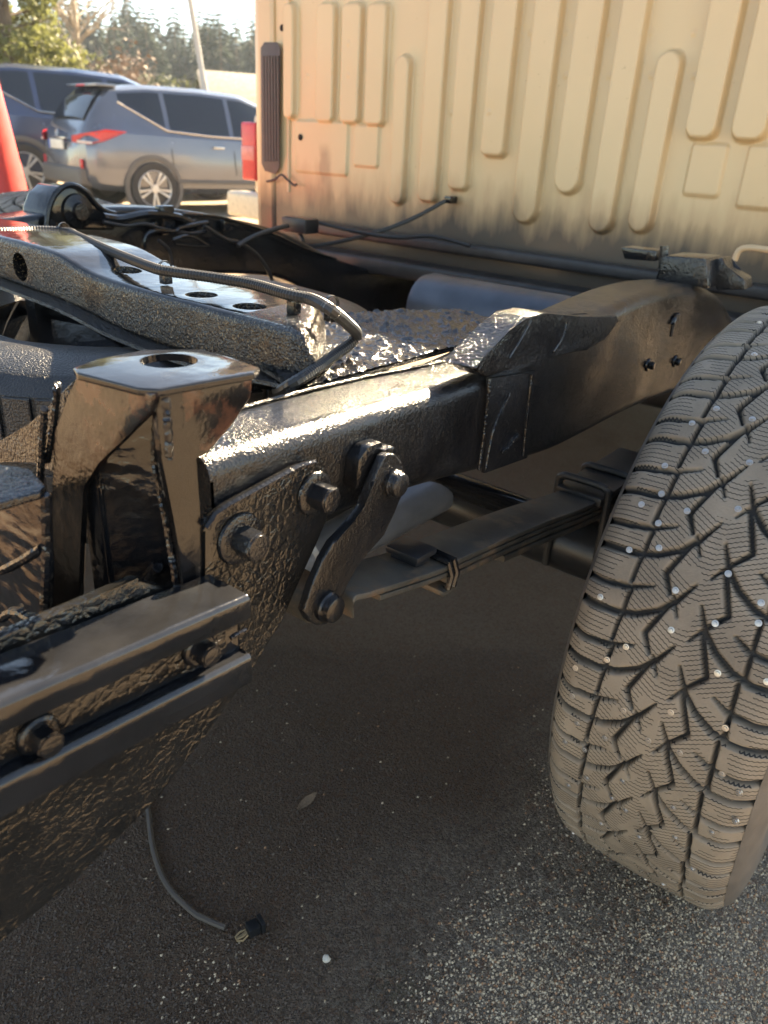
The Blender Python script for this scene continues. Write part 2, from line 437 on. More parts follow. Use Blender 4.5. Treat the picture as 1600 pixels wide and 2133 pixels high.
finish('frame_rail', sweep(B(), [(x, F0, F1, zb, zt) for x, zt, zb in smooth_tab(far, .02)], .012, 4), M['black'], T)
near_rail.data.materials.append(M['black_lump'])
for p in near_rail.data.polygons:
    if p.normal.z > .93 and p.center.x < .8: p.material_index = 1
# narrow raised lip along the near rail's top
bm = B(); tube(bm, [UZ(470, 858, .7555), UZ(640, 812, .7515), UZ(760, 785, .7495), UZ(900, 758, .748), UZ(965, 747, .750)], .002, 6)
finish('rail_lip', bm, M['black_peel'], T)

# patch plate and its weld seams on the rail where it kicks up
bm = B(); ext(bm, [UY(*p, .420) for p in ((1012, 786), (1112, 772), (1092, 952), (1002, 984))], (0, -.005, 0), .0012)
pp = finish('patch_plate', bm, M['black_peel'], T)
for k, q in enumerate([((1020, 790), (1010, 890), (998, 980)), ((1062, 820), (1030, 890), (1012, 978)), ((1108, 780), (1098, 870), (1090, 950))]):
    finish('weld_seam', weldbead(B(), [UY(*p, .4145) for p in q], .0032, k), M['weld'], pp)
bm = B(); weldbead(bm, [UY(*p, .4145) for p in ((1078, 905), (1062, 925), (1045, 942))], .0045, 9)
finish('paint_run', bm, M['weld'], pp)

# bump-stop bracket over the arch, with a slot in its roof
side = [UY(*p, .402) for p in ((985, 768), (1010, 742), (1060, 690), (1094, 658), (1130, 652), (1215, 660), (1285, 655), (1292, 668), (1262, 708), (1225, 730), (1150, 742), (1060, 770), (1015, 786))]
bs = finish('bump_stop_bracket', ext(B(), side, (0, .038, 0), .004, 3), M['black_lump'], T)
sl = UY(1208, 648, .419)
cut(bs, box(B(), sl - Vector((.022, .0035, .02)), sl + Vector((.022, .0035, .03))))
finish('slot_lining', box(B(), sl - Vector((.026, .008, .03)), sl + Vector((.026, .008, -.014))), M['hole'], bs)
for k, q in enumerate([((1105, 668), (1085, 705), (1060, 745)), ((1180, 672), (1170, 705), (1150, 735))]):
    finish('weld_seam', weldbead(B(), [UY(*p, .4025) for p in q], .003, 20 + k), M['weld'], bs)
# bolts and a slot on the arch side
for k, q in enumerate(((1350, 760), (1406, 752))):
    bolt('rail_bolt', UY(*q, .4195), (0, -1, 0), T, .007, .007, .010, 'bolthead', k)
q = UY(1402, 678, .4195)
finish('rail_slot', ext(B(), [q + Vector((dx, 0, dz)) for dx, dz in ((-.004, -.018), (.004, -.018), (.006, -.01), (.006, .014), (.003, .018), (-.003, .018), (-.006, .014), (-.006, -.01))], (0, -.0012, 0), .0003), M['hole'], T)
finish('line_clip', weldbead(B(), [UY(1412, 655, .417), UY(1404, 668, .415), UY(1398, 676, .417)], .006, 3), M['weld'], T)

# bed mount on top of the arch
g = [UX(*p, 1.42) for p in ((1392, 530), (1478, 536), (1484, 600), (1372, 580))]
bm = B(); ext(bm, [Vector((1.40, p.y, p.z)) for p in g], (.09, 0, 0), .005, 2)
bmnt = finish('bed_mount', bm, M['weld'], T)
bm = B()
ext(bm, [UX(*p, 1.45) for p in ((1292, 514), (1368, 522), (1366, 545), (1300, 540))], (.05, 0, 0), .004)
finish('mount_arm', bm, M['weld'], bmnt); bm = B()
ext(bm, [UX(*p, 1.45) for p in ((1486, 540), (1506, 536), (1512, 560), (1550, 580), (1552, 604), (1490, 604))], (.05, 0, 0), .004)
finish('mount_arm', bm, M['weld'], bmnt)
finish('mount_stud', tube(B(), [UX(1384, 512, 1.44), UX(1380, 560, 1.44)], .008, 8), M['weld'], bmnt)

# ---- hat-section crossmember lying across the rails
cm = [(.520, .772, .744), (.528, .786, .744), (.55, .796, .744), (.67, .798, .736), (.78, .799, .737), (.86, .801, .742), (.92, .806, .750), (.985, .819, .756), (1.06, .823, .759), (1.14, .824, .762), (1.35, .822, .765), (1.68, .818, .765)]
cmt = smooth_tab(cm, .02)
bm = sweep(B(), [(y, .55, .685, zb, zt) for y, zt, zb in cmt], .010, 4, 'Y')
for v in bm.verts:
    v.co.y += max(0, min(1, (.66 - v.co.y) / .13)) * (v.co.x - .55) * .8
cross = finish('crossmember', bm, M['speckled'], T)
cross.data.materials.append(M['black_smooth']); cross.data.materials.append(M['black_lump'])
for p in cross.data.polygons:
    if p.normal.z > .75: p.material_index = 1 if p.center.y > .64 else 2
for (a, b_), rr in ((((229, 563), (300, 566)), .0), (((382, 604), (457, 608)), 0), (((475, 625), (565, 632)), 0)):
    c0 = (UZ(*a, .803) + UZ(*b_, .803)) / 2; hw = (UZ(*a, .803) - UZ(*b_, .803)).length / 2
    bm = B(); lathe(bm, [(-.02, 0), (-.02, .019), (.03, .019), (.03, 0)], (c0.x, c0.y, .80), (0, 0, 1), 24)
    cut(cross, bm)
    finish('hole_bottom', lathe(B(), [(0, 0), (0, .0188), (.001, .0188), (.001, 0)], (c0.x, c0.y, .7805), (0, 0, 1), 20), M['hole'], cross)
bm = B(); c0 = UX(42, 556, .55); lathe(bm, [(-.03, 0), (-.03, .019), (.03, .019), (.03, 0)], c0, (1, 0, 0), 24); cut(cross, bm)
finish('hole_bottom', lathe(B(), [(0, 0), (0, .0195), (.002, .0195), (.002, 0)], c0 + Vector((.027, 0, 0)), (1, 0, 0), 20), M['hole'], cross)
bm = B(); rings = []
for y, zt, zb in cmt:
    rings.append([bm.verts.new(p) for p in ((.551, y, zb + .004), (.530, y, zb + .001), (.529, y, zb - .003), (.535, y, zb - .006), (.56, y, zb - .002))])
for a, b_ in zip(rings, rings[1:]):
    for k in range(4): bm.faces.new((a[k], a[k + 1], b_[k + 1], b_[k]))
finish('crossmember_flange', bm, M['black_lump'], cross)
# gusset plate joining it to the near rail
gp = [(.50, .505), (.53, .545), (.548, .60), (.69, .71), (.80, .72), (.90, .69), (.98, .63), (.97, .56), (.92, .505)]
M['glitter'] = paint('brush_lump_paint', [(300, .9, .003, 2), (120, .5, .003, 1)], rough=(.10, .2))
bm = B(); ext(bm, [(x, y, .7475) for x, y in gp], (0, 0, .004), .001); gu = finish('gusset_plate', bm, M['black_lump'], T)
from mathutils.geometry import intersect_point_tri_2d
def inside(x, y):
    c = False; n = len(gp)
    for k in range(n):
        (x0, y0), (x1, y1) = gp[k], gp[(k + 1) % n]
        if (y0 > y) != (y1 > y) and x < (x1 - x0) * (y - y0) / (y1 - y0) + x0: c = not c
    return c
bm = B(); st = .0026; gv = {}
for ix in range(int(.5 / st)):
    for iy in range(int(.22 / st)):
        x, y = .50 + ix * st, .505 + iy * st
        if inside(x, y):
            q = Vector((x, y, 0)); h = max(0, noise.noise(q * 95)) * .0052 + max(0, noise.noise(q * 210 + Vector((5, 3, 1)))) * .0034 + noise.noise(q * 22) * .002
            gv[ix, iy] = bm.verts.new((x, y, .7530 + h))
for (ix, iy), v in list(gv.items()):
    q = [gv.get(k) for k in ((ix, iy), (ix + 1, iy), (ix + 1, iy + 1), (ix, iy + 1))]
    if all(q): bm.faces.new(q)
finish('thick_paint', bm, M['glitter'], gu, ang=180)
# drop brackets under the crossmember
for px in ((60, 640), (75, 660)):
    pass
bm = B(); p = UX(80, 650, .60); box(bm, p - Vector((.012, .014, .05)), p + Vector((.012, .014, .035)), .003); finish('drop_bracket', bm, M['black'], T)
p = UX(45, 650, .62); finish('brake_pipe', tube(B(), [UX(-40, 632, .62), UX(60, 640, .62), UX(180, 662, .62), UX(300, 730, .62)], .012, 10), M['black_smooth'], T)

# ribbed wiring hose clipped along the crossmember, turning back at the rail
hp = [(-60, 484), (0, 482), (75, 479), (139, 482), (161, 491), (210, 514), (262, 536), (322, 559), (356, 566), (450, 579), (525, 592), (600, 613), (650, 624), (690, 646)]
P = [UZ(*p, .820) for p in hp] + [UZ(722, 672, .800), UZ(740, 690, .785), UZ(742, 704, .775), UZ(722, 722, .768), UZ(690, 745, .764), UZ(650, 774, .762), UZ(612, 798, .757), UZ(590, 812, .742), UZ(578, 815, .715)]
hose = finish('wiring_hose', corrugated(B(), catmull(P, 10), .0066), M['hose'], T)
for q, z in (((345, 572), .812), ((612, 632), .808), ((135, 486), .816), ((690, 648), .806)):
    p = UZ(*q, z); finish('hose_clip', box(B(), p - Vector((.006, .006, .011)), p + Vector((.006, .006, .004)), .002), M['weld'], hose)
    finish('hose_tie', lathe(B(), [(-.003, .0078), (-.003, .0086), (.003, .0086), (.003, .0078)], p + Vector((0, 0, .008)), (.3, 1, 0), 14, True), M['wire'], hose)

# ---- body mount at the rail's rear end
plate = [UZ(*p, .82) for p in ((152, 766), (200, 748), (300, 728), (420, 727), (480, 745), (541, 765), (530, 776), (330, 811), (285, 808), (160, 776))]
pl = finish('body_mount_plate', ext(B(), plate, (0, 0, -.0055), .0016, 3), M['black_smooth'], T)
hc = UZ(352, 751, .82)
cut(pl, lathe(B(), [(-.03, 0), (-.03, .0205), (.03, .0205), (.03, 0)], hc, (0, 0, 1), 40))
XP, YP = .282, .4125
g1 = [UX(*p, XP) for p in ((160, 782), (298, 815), (318, 822), (312, 862), (262, 910), (205, 965), (172, 1012), (168, 1120), (160, 1385), (104, 1392), (106, 1100), (112, 900), (140, 830))]
finish('gusset_plate', ext(B(), g1, (.005, 0, 0), .0014), M['rusty'], pl)
g2 = [UY(*p, YP) for p in ((322, 818), (526, 789), (523, 828), (480, 888), (432, 946), (405, 952), (418, 1080), (437, 1250), (388, 1250), (362, 1080), (334, 940), (326, 860))]
finish('gusset_plate', ext(B(), g2, (0, .005, 0), .0014), M['rusty'], pl)
bp = [Vector((.338, .450, .56)), Vector((.338, .450, .812)), Vector((.2885, .497, .812)), Vector((.2885, .497, .56))]
bm = B(); ext(bm, bp, (.002, .006, 0), .0008); ext(bm, [Vector((.2890, .494, .56)), Vector((.2890, .494, .745)), Vector((.2890, .522, .745)), Vector((.2890, .522, .56))], (.005, 0, 0), .0008)
finish('mount_panel', bm, M['black_run'], pl)
wing = [UX(*p, .290) for p in ((152, 792), (110, 838), (62, 882), (0, 918), (-40, 935), (-40, 975), (10, 962), (70, 960), (120, 985), (150, 1010))]
finish('gusset_wing', ext(B(), wing, (.006, 0, 0), .0015), M['speckled'], pl)
for k, (q, X_) in enumerate([(((330, 850), (322, 950), (345, 1080), (372, 1240)), .300), (((92, 850), (84, 1000), (80, 1150), (84, 1300), (100, 1390)), .278), (((120, 800), (112, 880), (98, 960)), .284), (((345, 830), (350, 900), (352, 960)), .29)]):
    finish('weld_seam', weldbead(B(), [UX(*p, X_) for p in q], .0046, 40 + k), M['weld'], pl)
bm = B()
weldbead(bm, [UX(*p, .312) for p in ((165, 1280), (215, 1255), (265, 1240), (310, 1200), (330, 1178))], .008, 50)
weldbead(bm, [UX(*p, .305) for p in ((170, 1300), (240, 1272), (300, 1262), (350, 1250))], .007, 51)
finish('weld_seam', bm, M['weld'], pl)
bm = B(); ext(bm, [UX(*p, .315) for p in ((160, 1295), (330, 1240), (395, 1235), (470, 1262), (330, 1320), (165, 1390))], (.02, 0, 0), .003)
finish('mount_foot', bm, M['black_lump'], pl)

# ---- second, lower mount at the left edge
pts = [UZ(*p, .752) for p in ((-150, 960), (0, 968), (62, 974), (97, 1012), (84, 1024), (0, 1046), (-150, 1080))]
lm = finish('lower_mount_plate', ext(B(), pts, (0, 0, -.006), .002, 3), M['black_lump'], T)
XL = UZ(60, 1030, .746).x + .006
fr = [UX(*p, XL) for p in ((-160, 1085), (60, 1036), (88, 1030), (92, 1200), (88, 1395), (0, 1442), (-160, 1520))]
finish('mount_web', ext(B(), fr, (.008, 0, 0), .002), M['black_run'], lm)
bolt('mount_bolt', UX(22, 1345, XL), (-1, 0, 0), lm, .013, .010, .016, 'bolthead', 2)
for k, q in enumerate([((95, 1030), (98, 1150), (92, 1280), (95, 1390)), ((0, 1190), (40, 1170), (88, 1140)), ((0, 1290), (30, 1275), (80, 1300)), ((0, 1435), (50, 1415), (100, 1385))]):
    finish('weld_seam', weldbead(B(), [UX(*p, XL - .001) for p in q], .0055, 60 + k), M['weld'], lm)

# ---- towing channel bolted along the outside
def shear(bm, k, x0):
    for v in bm.verts: v.co.z -= k * (v.co.x - x0)
bm = B()
yo, yi = .360, .3755
sec = [(yo, .664), (yo, .681), (yo + .003, .684), (.406, .684), (.406, .604), (yo + .004, .604), (yo, .607), (yo, .629), (yo + .003, .6325), (yo + .007, .630), (yi, .630), (yi, .664)]
a = [bm.verts.new((-.55, y, z)) for y, z in sec]; b_ = [bm.verts.new((.318, y, z)) for y, z in sec]
for i in range(len(sec)):
    j = (i + 1) % len(sec); bm.faces.new((a[i], a[j], b_[j], b_[i]))
bm.faces.new(a[::-1]); bm.faces.new(b_)
bmesh.ops.bevel(bm, geom=[e for e in bm.edges], offset=.0016, segments=2, affect='EDGES', profile=.6, clamp_overlap=True)
shear(bm, .07, .136)
ch = finish('tow_channel', bm, M['black_smooth'], T)
bm = B(); ext(bm, [(-.55, yi - .0015, .632), (.305, yi - .0015, .632), (.305, yi - .0015, .662), (-.55, yi - .0015, .662)], (0, .003, 0)); shear(bm, .07, .136)
finish('channel_web', bm, M['black_wave'], ch)
for k, q in enumerate([(432, 1362), (98, 1545)]):
    p = UY(*q, .364); bolt('channel_bolt', (p.x, .373, p.z), (0, -1, 0), ch, .0092, .011, .0125, 'bolthead', k)
finish('weld_seam', weldbead(B(), [UY(*p, .375) for p in ((480, 1330), (500, 1318), (515, 1310))], .003, 71), M['weld'], ch)

# ---- big spring hanger plate on the rail's side
hpts = [UY(*p, .410) for p in ((424, 1105), (440, 1078), (470, 1056), (620, 974), (650, 965), (678, 976), (694, 1005), (690, 1060), (660, 1130), (590, 1290), (520, 1402), (430, 1530), (330, 1662), (160, 1830), (0, 1962))]
hpts += [Vector((-.30, .41, .40)), Vector((-.30, .41, .69)), Vector((.26, .41, .69)), UY(432, 1260, .41)]
hg = finish('hanger_plate', ext(B(), hpts, (0, .0085, 0), .0018, 2), M['black_wave'], T)
bm = B(); tube(bm, [UY(*p, .4085) for p in ((430, 1100), (448, 1072), (475, 1054), (620, 974), (655, 964))], .0032, 7)
finish('plate_edge', bm, M['weld'], hg)
bolt('hanger_bolt', UY(500, 1122, .409), (0, -1, 0), hg, .0125, .018, .020, 'bolthead', 1)
bolt('hanger_bolt', UY(655, 1028, .409), (0, -1, 0), hg, .0122, .017, .018, 'bolthead', 3)

# ---- spring shackle
so_ = [(800, 952), (779, 1000), (761, 1058), (739, 1090), (695, 1130), (674, 1166), (652, 1217), (634, 1275), (645, 1296), (662, 1304), (681, 1301), (703, 1275), (721, 1217), (743, 1177), (761, 1159), (801, 1116), (822, 1068), (837, 1036), (844, 989), (838, 962), (824, 946), (810, 945)]
sh = finish('shackle_plate', ext(B(), [UY(*p, .392) for p in so_], (0, .009, 0), .0022, 3), M['black_peel'], T)
ux, lx = UY(818, 1005, .392), UY(680, 1262, .392)
finish('shackle_plate', ext(B(), [UY(*p, .392) + Vector((0, .069, 0)) for p in so_], (0, .008, 0), .0015), M['black'], T)
bm = B(); lathe(bm, [(0, .0135), (.0035, .0135), (.0045, .0125), (.006, .0122), (.0105, .0112), (.0115, .0095), (.0115, 0)], ux, (0, -1, 0), 24)
finish('shackle_bolt', bm, M['black_peel'], sh)
bm = B(); lathe(bm, [(0, .0145), (.0035, .0145), (.0045, .0135), (.006, .0130), (.0115, .0118), (.0125, .010), (.0125, 0)], lx, (0, -1, 0), 24)
finish('shackle_bolt', bm, M['black_peel'], sh)
bm = B(); lathe(bm, [(.010, 0), (.010, .020), (.012, .0215), (.068, .0215), (.070, .020), (.070, 0)], lx, (0, 1, 0), 28)
finish('spring_bush', bm, M['leaf'], T)
bm = B()
ext(bm, [UY(*p, .404) for p in ((768, 930), (798, 920), (800, 960), (775, 1010), (742, 1020), (748, 960))], (0, .016, 0), .003)
ext(bm, [UY(*p, .398) for p in ((800, 938), (822, 930), (829, 938), (816, 955), (803, 956))], (0, .022, 0), .002)
finish('shackle_hanger', bm, M['weld'], T)

# ---- leaf spring
edge = [(.466, .575)] + [(p.x, p.z) for p in [UY(*q, .385) for q in ((740, 1243), (780, 1230), (919, 1185), (967, 1160), (1117, 1095), (1267, 1035))]]
LX = [e[0] for e in edge]; x_end = LX[-1]
edge += [(x_end + .25, edge[-1][1] - .012), (x_end + .55, edge[-1][1] + .02), (x_end + .85, edge[-1][1] + .09)]
crv = catmull([Vector((x, 0, z)) for x, z in edge], 8)
def leafbar(x0, x1, off, th):
    st = [(p.x, .385, .447, p.z - off - th, p.z - off) for p in crv if x0 <= p.x <= x1]
    return sweep(B(), st, .0022, 2)
for x0, x1, off, th in ((.45, 2.0, 0, .0072), (.50, 1.9, .0082, .0066), (UY(932, 1195, .385).x, 1.75, .0165, .0075), (UY(1045, 1190, .385).x, 1.55, .026, .009)):
    finish('spring_leaf', leafbar(x0, x1, off, th), M['leaf'], T)
def zs(x): return interp([(p.x, p.z) for p in crv], x)[0]
x = UY(940, 1185, .385).x
bm = B()
for dx in (-.006, .004):
    tube(bm, [(x + dx, .452, zs(x) - .02), (x + dx, .450, zs(x) + .003), (x + dx, .416, zs(x) + .004), (x + dx, .384, zs(x) + .003), (x + dx + .002, .381, zs(x) - .012), (x + dx - .003, .381, zs(x) - .026), (x + dx, .39, zs(x) - .032)], .0036, 7)
finish('spring_clip', bm, M['black'], T)
bm = B(); box(bm, (x - .018, .380, zs(x) - .034), (x + .010, .447, zs(x) - .027), .003); finish('clip_strap', bm, M['leaf'], T)
p = UY(858, 1120, .42); zz = zs(p.x)
bm = B(); box(bm, (p.x - .014, .402, zz + .0), (p.x + .012, .437, zz + .008), .002); box(bm, (p.x - .018, .398, zz + .0085), (p.x + .018, .441, zz + .016), .002)
finish('spring_pad', bm, M['plug'], T)
for q0, q1 in (((1186, 1000), (1270, 1022)), ((1236, 980), (1318, 998))):
    a = UY(*q1, .375); b_ = UY(*q0, .456)
    bm = B(); zt = zs(a.x) + .022
    tube(bm, catmull([(a.x, .375, zt - .16), (a.x, .375, zt - .02), (a.x, .381, zt - .003), (a.x, .395, zt), (a.x, .44, zt), (a.x, .452, zt - .003), (a.x, .457, zt - .02), (a.x, .457, zt - .16)], 5), .0062, 9)
    finish('spring_u_bolt', bm, M['black_dull'], T)
bm = B(); box(bm, (1.02, .378, zs(1.1) + .001), (1.26, .452, zs(1.1) + .015), .003); finish('spring_top_plate', bm, M['black_dull'], T)

# axle, brake, damper, silencer
bm = B(); lathe(bm, [(-.86, 0), (-.86, .05), (-.2, .048), (-.16, .14), (.1, .15), (.16, .14), (.2, .048), (.86, .05), (.86, 0)], (1.09, 1.05, .39), (0, 1, 0), 28)
finish('axle_tube', bm, M['farhub'], T)
bm = B(); lathe(bm, [(0, 0), (0, .10), (.01, .15), (.05, .155), (.06, .15), (.062, 0)], (1.085, .272, .40), (0, 1, 0), 32); finish('brake_drum', bm, M['drum'], T)
bm = B(); lathe(bm, [(0, 0), (0, .10), (.01, .15), (.05, .155), (.06, .15), (.062, 0)], (1.085, 1.755, .40), (0, 1, 0), 32); finish('brake_drum', bm, M['drum'], T)
a, b_ = UY(1095, 1062, .53), UY(880, 985, .66)
bm = B(); tube(bm, [a + (b_ - a) * t for t in (0, .04, .05, 1.0, 1.4)], [.012, .012, .021, .021, .021], 18)
sk = finish('shock_absorber', bm, M['black_smooth'], T)
finish('shock_eye', lathe(B(), [(-.02, 0), (-.02, .018), (.02, .018), (.02, 0)], a, (.3, 1, .1), 16), M['weld'], sk)
a, b_ = UY(860, 1045, .66), UY(640, 1165, .70)
bm = B(); tube(bm, [a - (b_ - a) * .25, a, a.lerp(b_, .97), b_], [.040, .040, .036, .028], 24); finish('silencer', bm, M['steelgrey'], T)
bm = B(); tube(bm, [b_, b_ + (b_ - a) * .6], .02, 14); finish('exhaust_pipe', bm, M['steelgrey'], T)
# cylindrical tank between the rails
bm = B(); lathe(bm, [(-.30, 0), (-.30, .06), (-.285, .078), (-.27, .082), (.17, .082), (.19, .076), (.20, .05), (.205, 0)], (1.62, .96, .605), (0, 1, 0), 36); finish('air_tank', bm, M['tank'], T)

# ---- far rail details
dome = [UY(*p, 1.56) for p in ((96, 478), (100, 440), (112, 408), (132, 389), (152, 386), (178, 400), (196, 422), (216, 438), (240, 446), (240, 480))]
d = finish('bump_stop_bracket', ext(B(), dome, (0, .10, 0), .006, 3), M['black_smooth'], T)
finish('bracket_rim', tube(B(), catmull([p + Vector((0, -.002, 0)) for p in dome[:9]], 5), .006, 8), M['weld'], d)
finish('bracket_boss', lathe(B(), [(0, 0), (0, .035), (.008, .033), (.012, .02), (.013, .018), (.02, .016), (.021, 0)][::1], UY(160, 440, 1.56), (0, -1, 0), 24), M['weld'], d)
def line(name, pts, r, mat='wire', n=8): finish(name, tube(B(), catmull(pts, n), r, 8), M[mat], T)
line('brake_pipe', [UY(*p, 1.53) for p in ((300, 520), (300, 500), (308, 486), (330, 480), (360, 482), (380, 474), (432, 464))], .006, 'black_smooth')
line('brake_pipe', [UY(*p, 1.54) for p in ((215, 452), (250, 456), (290, 448), (320, 446), (370, 452), (400, 466))], .009, 'black_smooth')
line('wire', [UY(*p, 1.52) for p in ((425, 470), (470, 498), (500, 506), (535, 530), (558, 562), (572, 600))], .005, 'hose')
line('wire', [UY(*p, 1.50) for p in ((495, 512), (530, 492), (570, 478), (600, 470))], .006, 'hose')
line('wire', [UY(*p, 1.53) for p in ((215, 462), (262, 470), (300, 466), (345, 478), (400, 486), (430, 480))], .004, 'wire')
line('wire', [UY(*p, 1.50) for p in ((330, 500), (352, 520), (358, 545), (362, 560))], .004, 'wire')
line('brake_pipe', [UY(*p, 1.51) for p in ((360, 500), (395, 492), (430, 510), (430, 512), (398, 512), (365, 508))], .004, 'black_smooth')
line('brake_pipe', [UY(*p, 1.545) for p in ((380, 446), (450, 452), (520, 470), (580, 492), (640, 520), (700, 540))], .004, 'black_smooth')
for q in ((322, 476), (398, 470), (470, 470)):
    p = UY(*q, 1.555); bm = B(); box(bm, p - Vector((.012, .008, .012)), p + Vector((.012, .008, .014)), .003); finish('pipe_clip', bm, M['black_smooth'], T)
line('wire', [UX(*p, x_) for p, x_ in (((560, 480), 1.7), ((600, 500), 1.75), ((640, 512), 1.75), ((700, 505), 1.8), ((790, 482), 1.85), ((860, 455), 1.92), ((925, 420), 1.985), ((940, 412), 2.0))], .006, 'hose')
p = UX(934, 416, 1.99); bm = B(); box(bm, p - Vector((.006, .012, .010)), p + Vector((.03, .012, .010)), .003); finish('pipe_clip', bm, M['black_smooth'], T)
line('wire', [UX(*p, x_) for p, x_ in (((600, 466), 1.72), ((650, 462), 1.75), ((720, 478), 1.8), ((820, 494), 1.85), ((900, 492), 1.9), ((980, 512), 1.93))], .006, 'hose')
line('wire', [UX(*p, 1.72) for p in ((590, 470), (615, 478), (630, 500), (622, 512))], .007, 'hose')
p = UY(345, 462, 1.55)
bm = B(); box(bm, p - Vector((.02, .01, .03)), p + Vector((.02, .01, .035)), .004); finish('pipe_bracket', bm, M['black_smooth'], T)
p = UX(625, 468, 1.72); bm = B(); box(bm, p - Vector((.03, .05, .022)), p + Vector((.03, .05, .02)), .008); finish('junction_box', bm, M['plug'], T)
bm = B(); sweep(bm, [(y, 1.90, 1.99, .605, .652) for y in (.0, .5, 1.0, 1.6, 2.10)], .01, 3, 'Y'); finish('cab_crossmember', bm, M['black_dull'], T)
bm = B(); sweep(bm, [(y, 1.955, 2.0, .690, .722) for y in (.0, .5, 1.0, 1.6, 2.0)], .008, 3, 'Y'); finish('cab_sill', bm, M['black_dull'], T)
line('trim_strip', [UX(*p, 1.93) for p in ((1530, 542), (1540, 522), (1560, 516), (1600, 520), (1700, 530))], .007, 'sandplain')

# ---- ribbed back wall of the cab: one pressed sheet
XW = 2.02
def Yw(px, py): return UX(px, py, XW).y
def Zw(px, py): return UX(px, py, XW).z
ribs = []        # (y_left, y_right, z_top, z_bottom, depth, flank, corner)
def rib(l, r, top, bot, dep=.022, flank=.0075, py=130, cr=.02):
    a, b2 = Yw(l, py), Yw(r, py)
    mid = (l + r) / 2
    zt = 1.58 if top is None else Zw(mid, top); zb = .60 if bot is None else Zw(mid, bot)
    ribs.append((a, b2, zt, zb, dep, flank, min(cr, (a - b2) / 2)))
rib(596, 620, 4, 250); rib(664, 704, 4, 258); rib(716, 759, 4, 260); rib(768, 811, 4, 265)
rib(830, 864, 112, 430, cr=.05); rib(893, 937, None, 425); rib(957, 1003, None, 400); rib(1025, 1080, None, 330, dep=.028)
rib(1108, 1166, None, 472, cr=.05, dep=.028); rib(1193, 1254, None, 410, cr=.05, dep=.028); rib(1282, 1341, None, 494, cr=.05, dep=.028)
rib(1371, 1429, 102, 494, cr=.05, dep=.028); rib(1458, 1532, None, 296, dep=.03, cr=.03); rib(1556, 1640, None, 300, dep=.03, cr=.03)
rib(617, 728, 250, 364, dep=.008, flank=.006, py=300, cr=.012); rib(738, 792, 258, 350, dep=.008, flank=.006, py=300, cr=.012)
rib(1432, 1512, 296, 412, dep=.008, flank=.006, py=350, cr=.012); rib(1545, 1660, 300, 440, dep=.008, flank=.006, py=370, cr=.012)
for k in range(1, 3): # the wall goes on past the frame
    ribs.append((.36 - .12 * k + .04, .36 - .12 * k - .045, 1.58, .72, .018, .010, .04))
NY, NZ = 760, 260
ys = np.linspace(2.10, -.005, NY); zz_ = np.linspace(.615, 1.62, NZ)
Yg, Zg = np.meshgrid(ys, zz_)
D = np.zeros_like(Yg)
for a, b2, zt, zb, dep, fl, cr in ribs:
    cy_, cz_, hy, hz = (a + b2) / 2, (zt + zb) / 2, (a - b2) / 2, (zt - zb) / 2
    qx = np.abs(Yg - cy_) - hy + cr; qz = np.abs(Zg - cz_) - hz + cr
    sd_ = np.hypot(np.maximum(qx, 0), np.maximum(qz, 0)) + np.minimum(np.maximum(qx, qz), 0) - cr
    t = np.clip(-sd_ / fl, 0, 1); t = t * t * (3 - 2 * t)
    D = np.maximum(D, dep * t)
for q in [(x_, y_) for y_ in (68, 158) for x_ in (1105, 1178, 1268, 1355, 1445)] + [(735, 92), (735, 158), (640, 158), (700, 150), (1090, 72), (940, 150), (940, 235), (1030, 235)]:
    yy, z_ = Yw(*q), Zw(*q); rr2 = (Yg - yy) ** 2 + (Zg - z_) ** 2
    D += .0022 * np.exp(-rr2 / (2 * .0042 ** 2)) - .001 * np.exp(-rr2 / (2 * .011 ** 2))
D += .0025 * np.sin(Yg * 5.1 + 1) * np.sin(Zg * 6.3)
verts = np.stack([XW - D, Yg, Zg], -1).reshape(-1, 3)
idx = np.arange(NY * NZ).reshape(NZ, NY)
faces = np.stack([idx[:-1, :-1], idx[:-1, 1:], idx[1:, 1:], idx[1:, :-1]], -1).reshape(-1, 4)
me = bpy.data.meshes.new('cab_back_wall'); me.from_pydata(verts.tolist(), [], faces.tolist())
me.polygons.foreach_set('use_smooth', [True] * len(me.polygons)); me.materials.append(M['sand'])
cw = link('cab_back_wall', me, T)
# corner post at the far end, sides, floor and roof of the shell
bm = B()
post = [(XW - .005, 2.098), (XW - .012, 2.11), (XW - .012, 2.165), (XW - .004, 2.188), (XW + .02, 2.20), (XW + 1.35, 2.20), (XW + 1.35, 2.19), (XW + .03, 2.185), (XW + .012, 2.098)]
ext(bm, [(x, y, .60) for x, y in post], (0, 0, 1.03), .003, 2); finish('cab_side', bm, M['sand'], T)
bm = B(); ext(bm, [(x, -.005 - (y - 2.10), .60) for x, y in post], (0, 0, 1.03), .003, 2); finish('cab_side', bm, M['sand'], T)
bm = B(); box(bm, (XW + .016, -.085, 1.60), (XW + 1.35, 2.184, 1.632), .004); finish('cab_roof', bm, M['sandplain'], T)
bm = B(); box(bm, (XW + .016, -.085, .60), (XW + 1.35, 2.184, .614), .003); finish('cab_floor', bm, M['black_dull'], T)
bm = B(); box(bm, (XW + 1.352, -.105, .60), (XW + 1.37, 2.20, 1.63), .003); finish('cab_front', bm, M['sandplain'], T)
bm = B(); sweep(bm, [(XW + 1.38, -.04, 2.12, .60, 1.20), (XW + 2.6, .0, 2.07, .60, 1.15), (XW + 2.95, .06, 2.0, .60, 1.02)], .06, 4); finish('bonnet', bm, M['sandplain'], T)
bm = B(); box(bm, (2.55, .66, .20), (3.5, 1.45, .57), .05, 3); finish('gearbox', bm, M['black_dull'], T)
bm = B(); box(bm, (2.3, .0, .24), (3.2, .40, .56), .05, 3); finish('fuel_tank', bm, M['tank'], T)
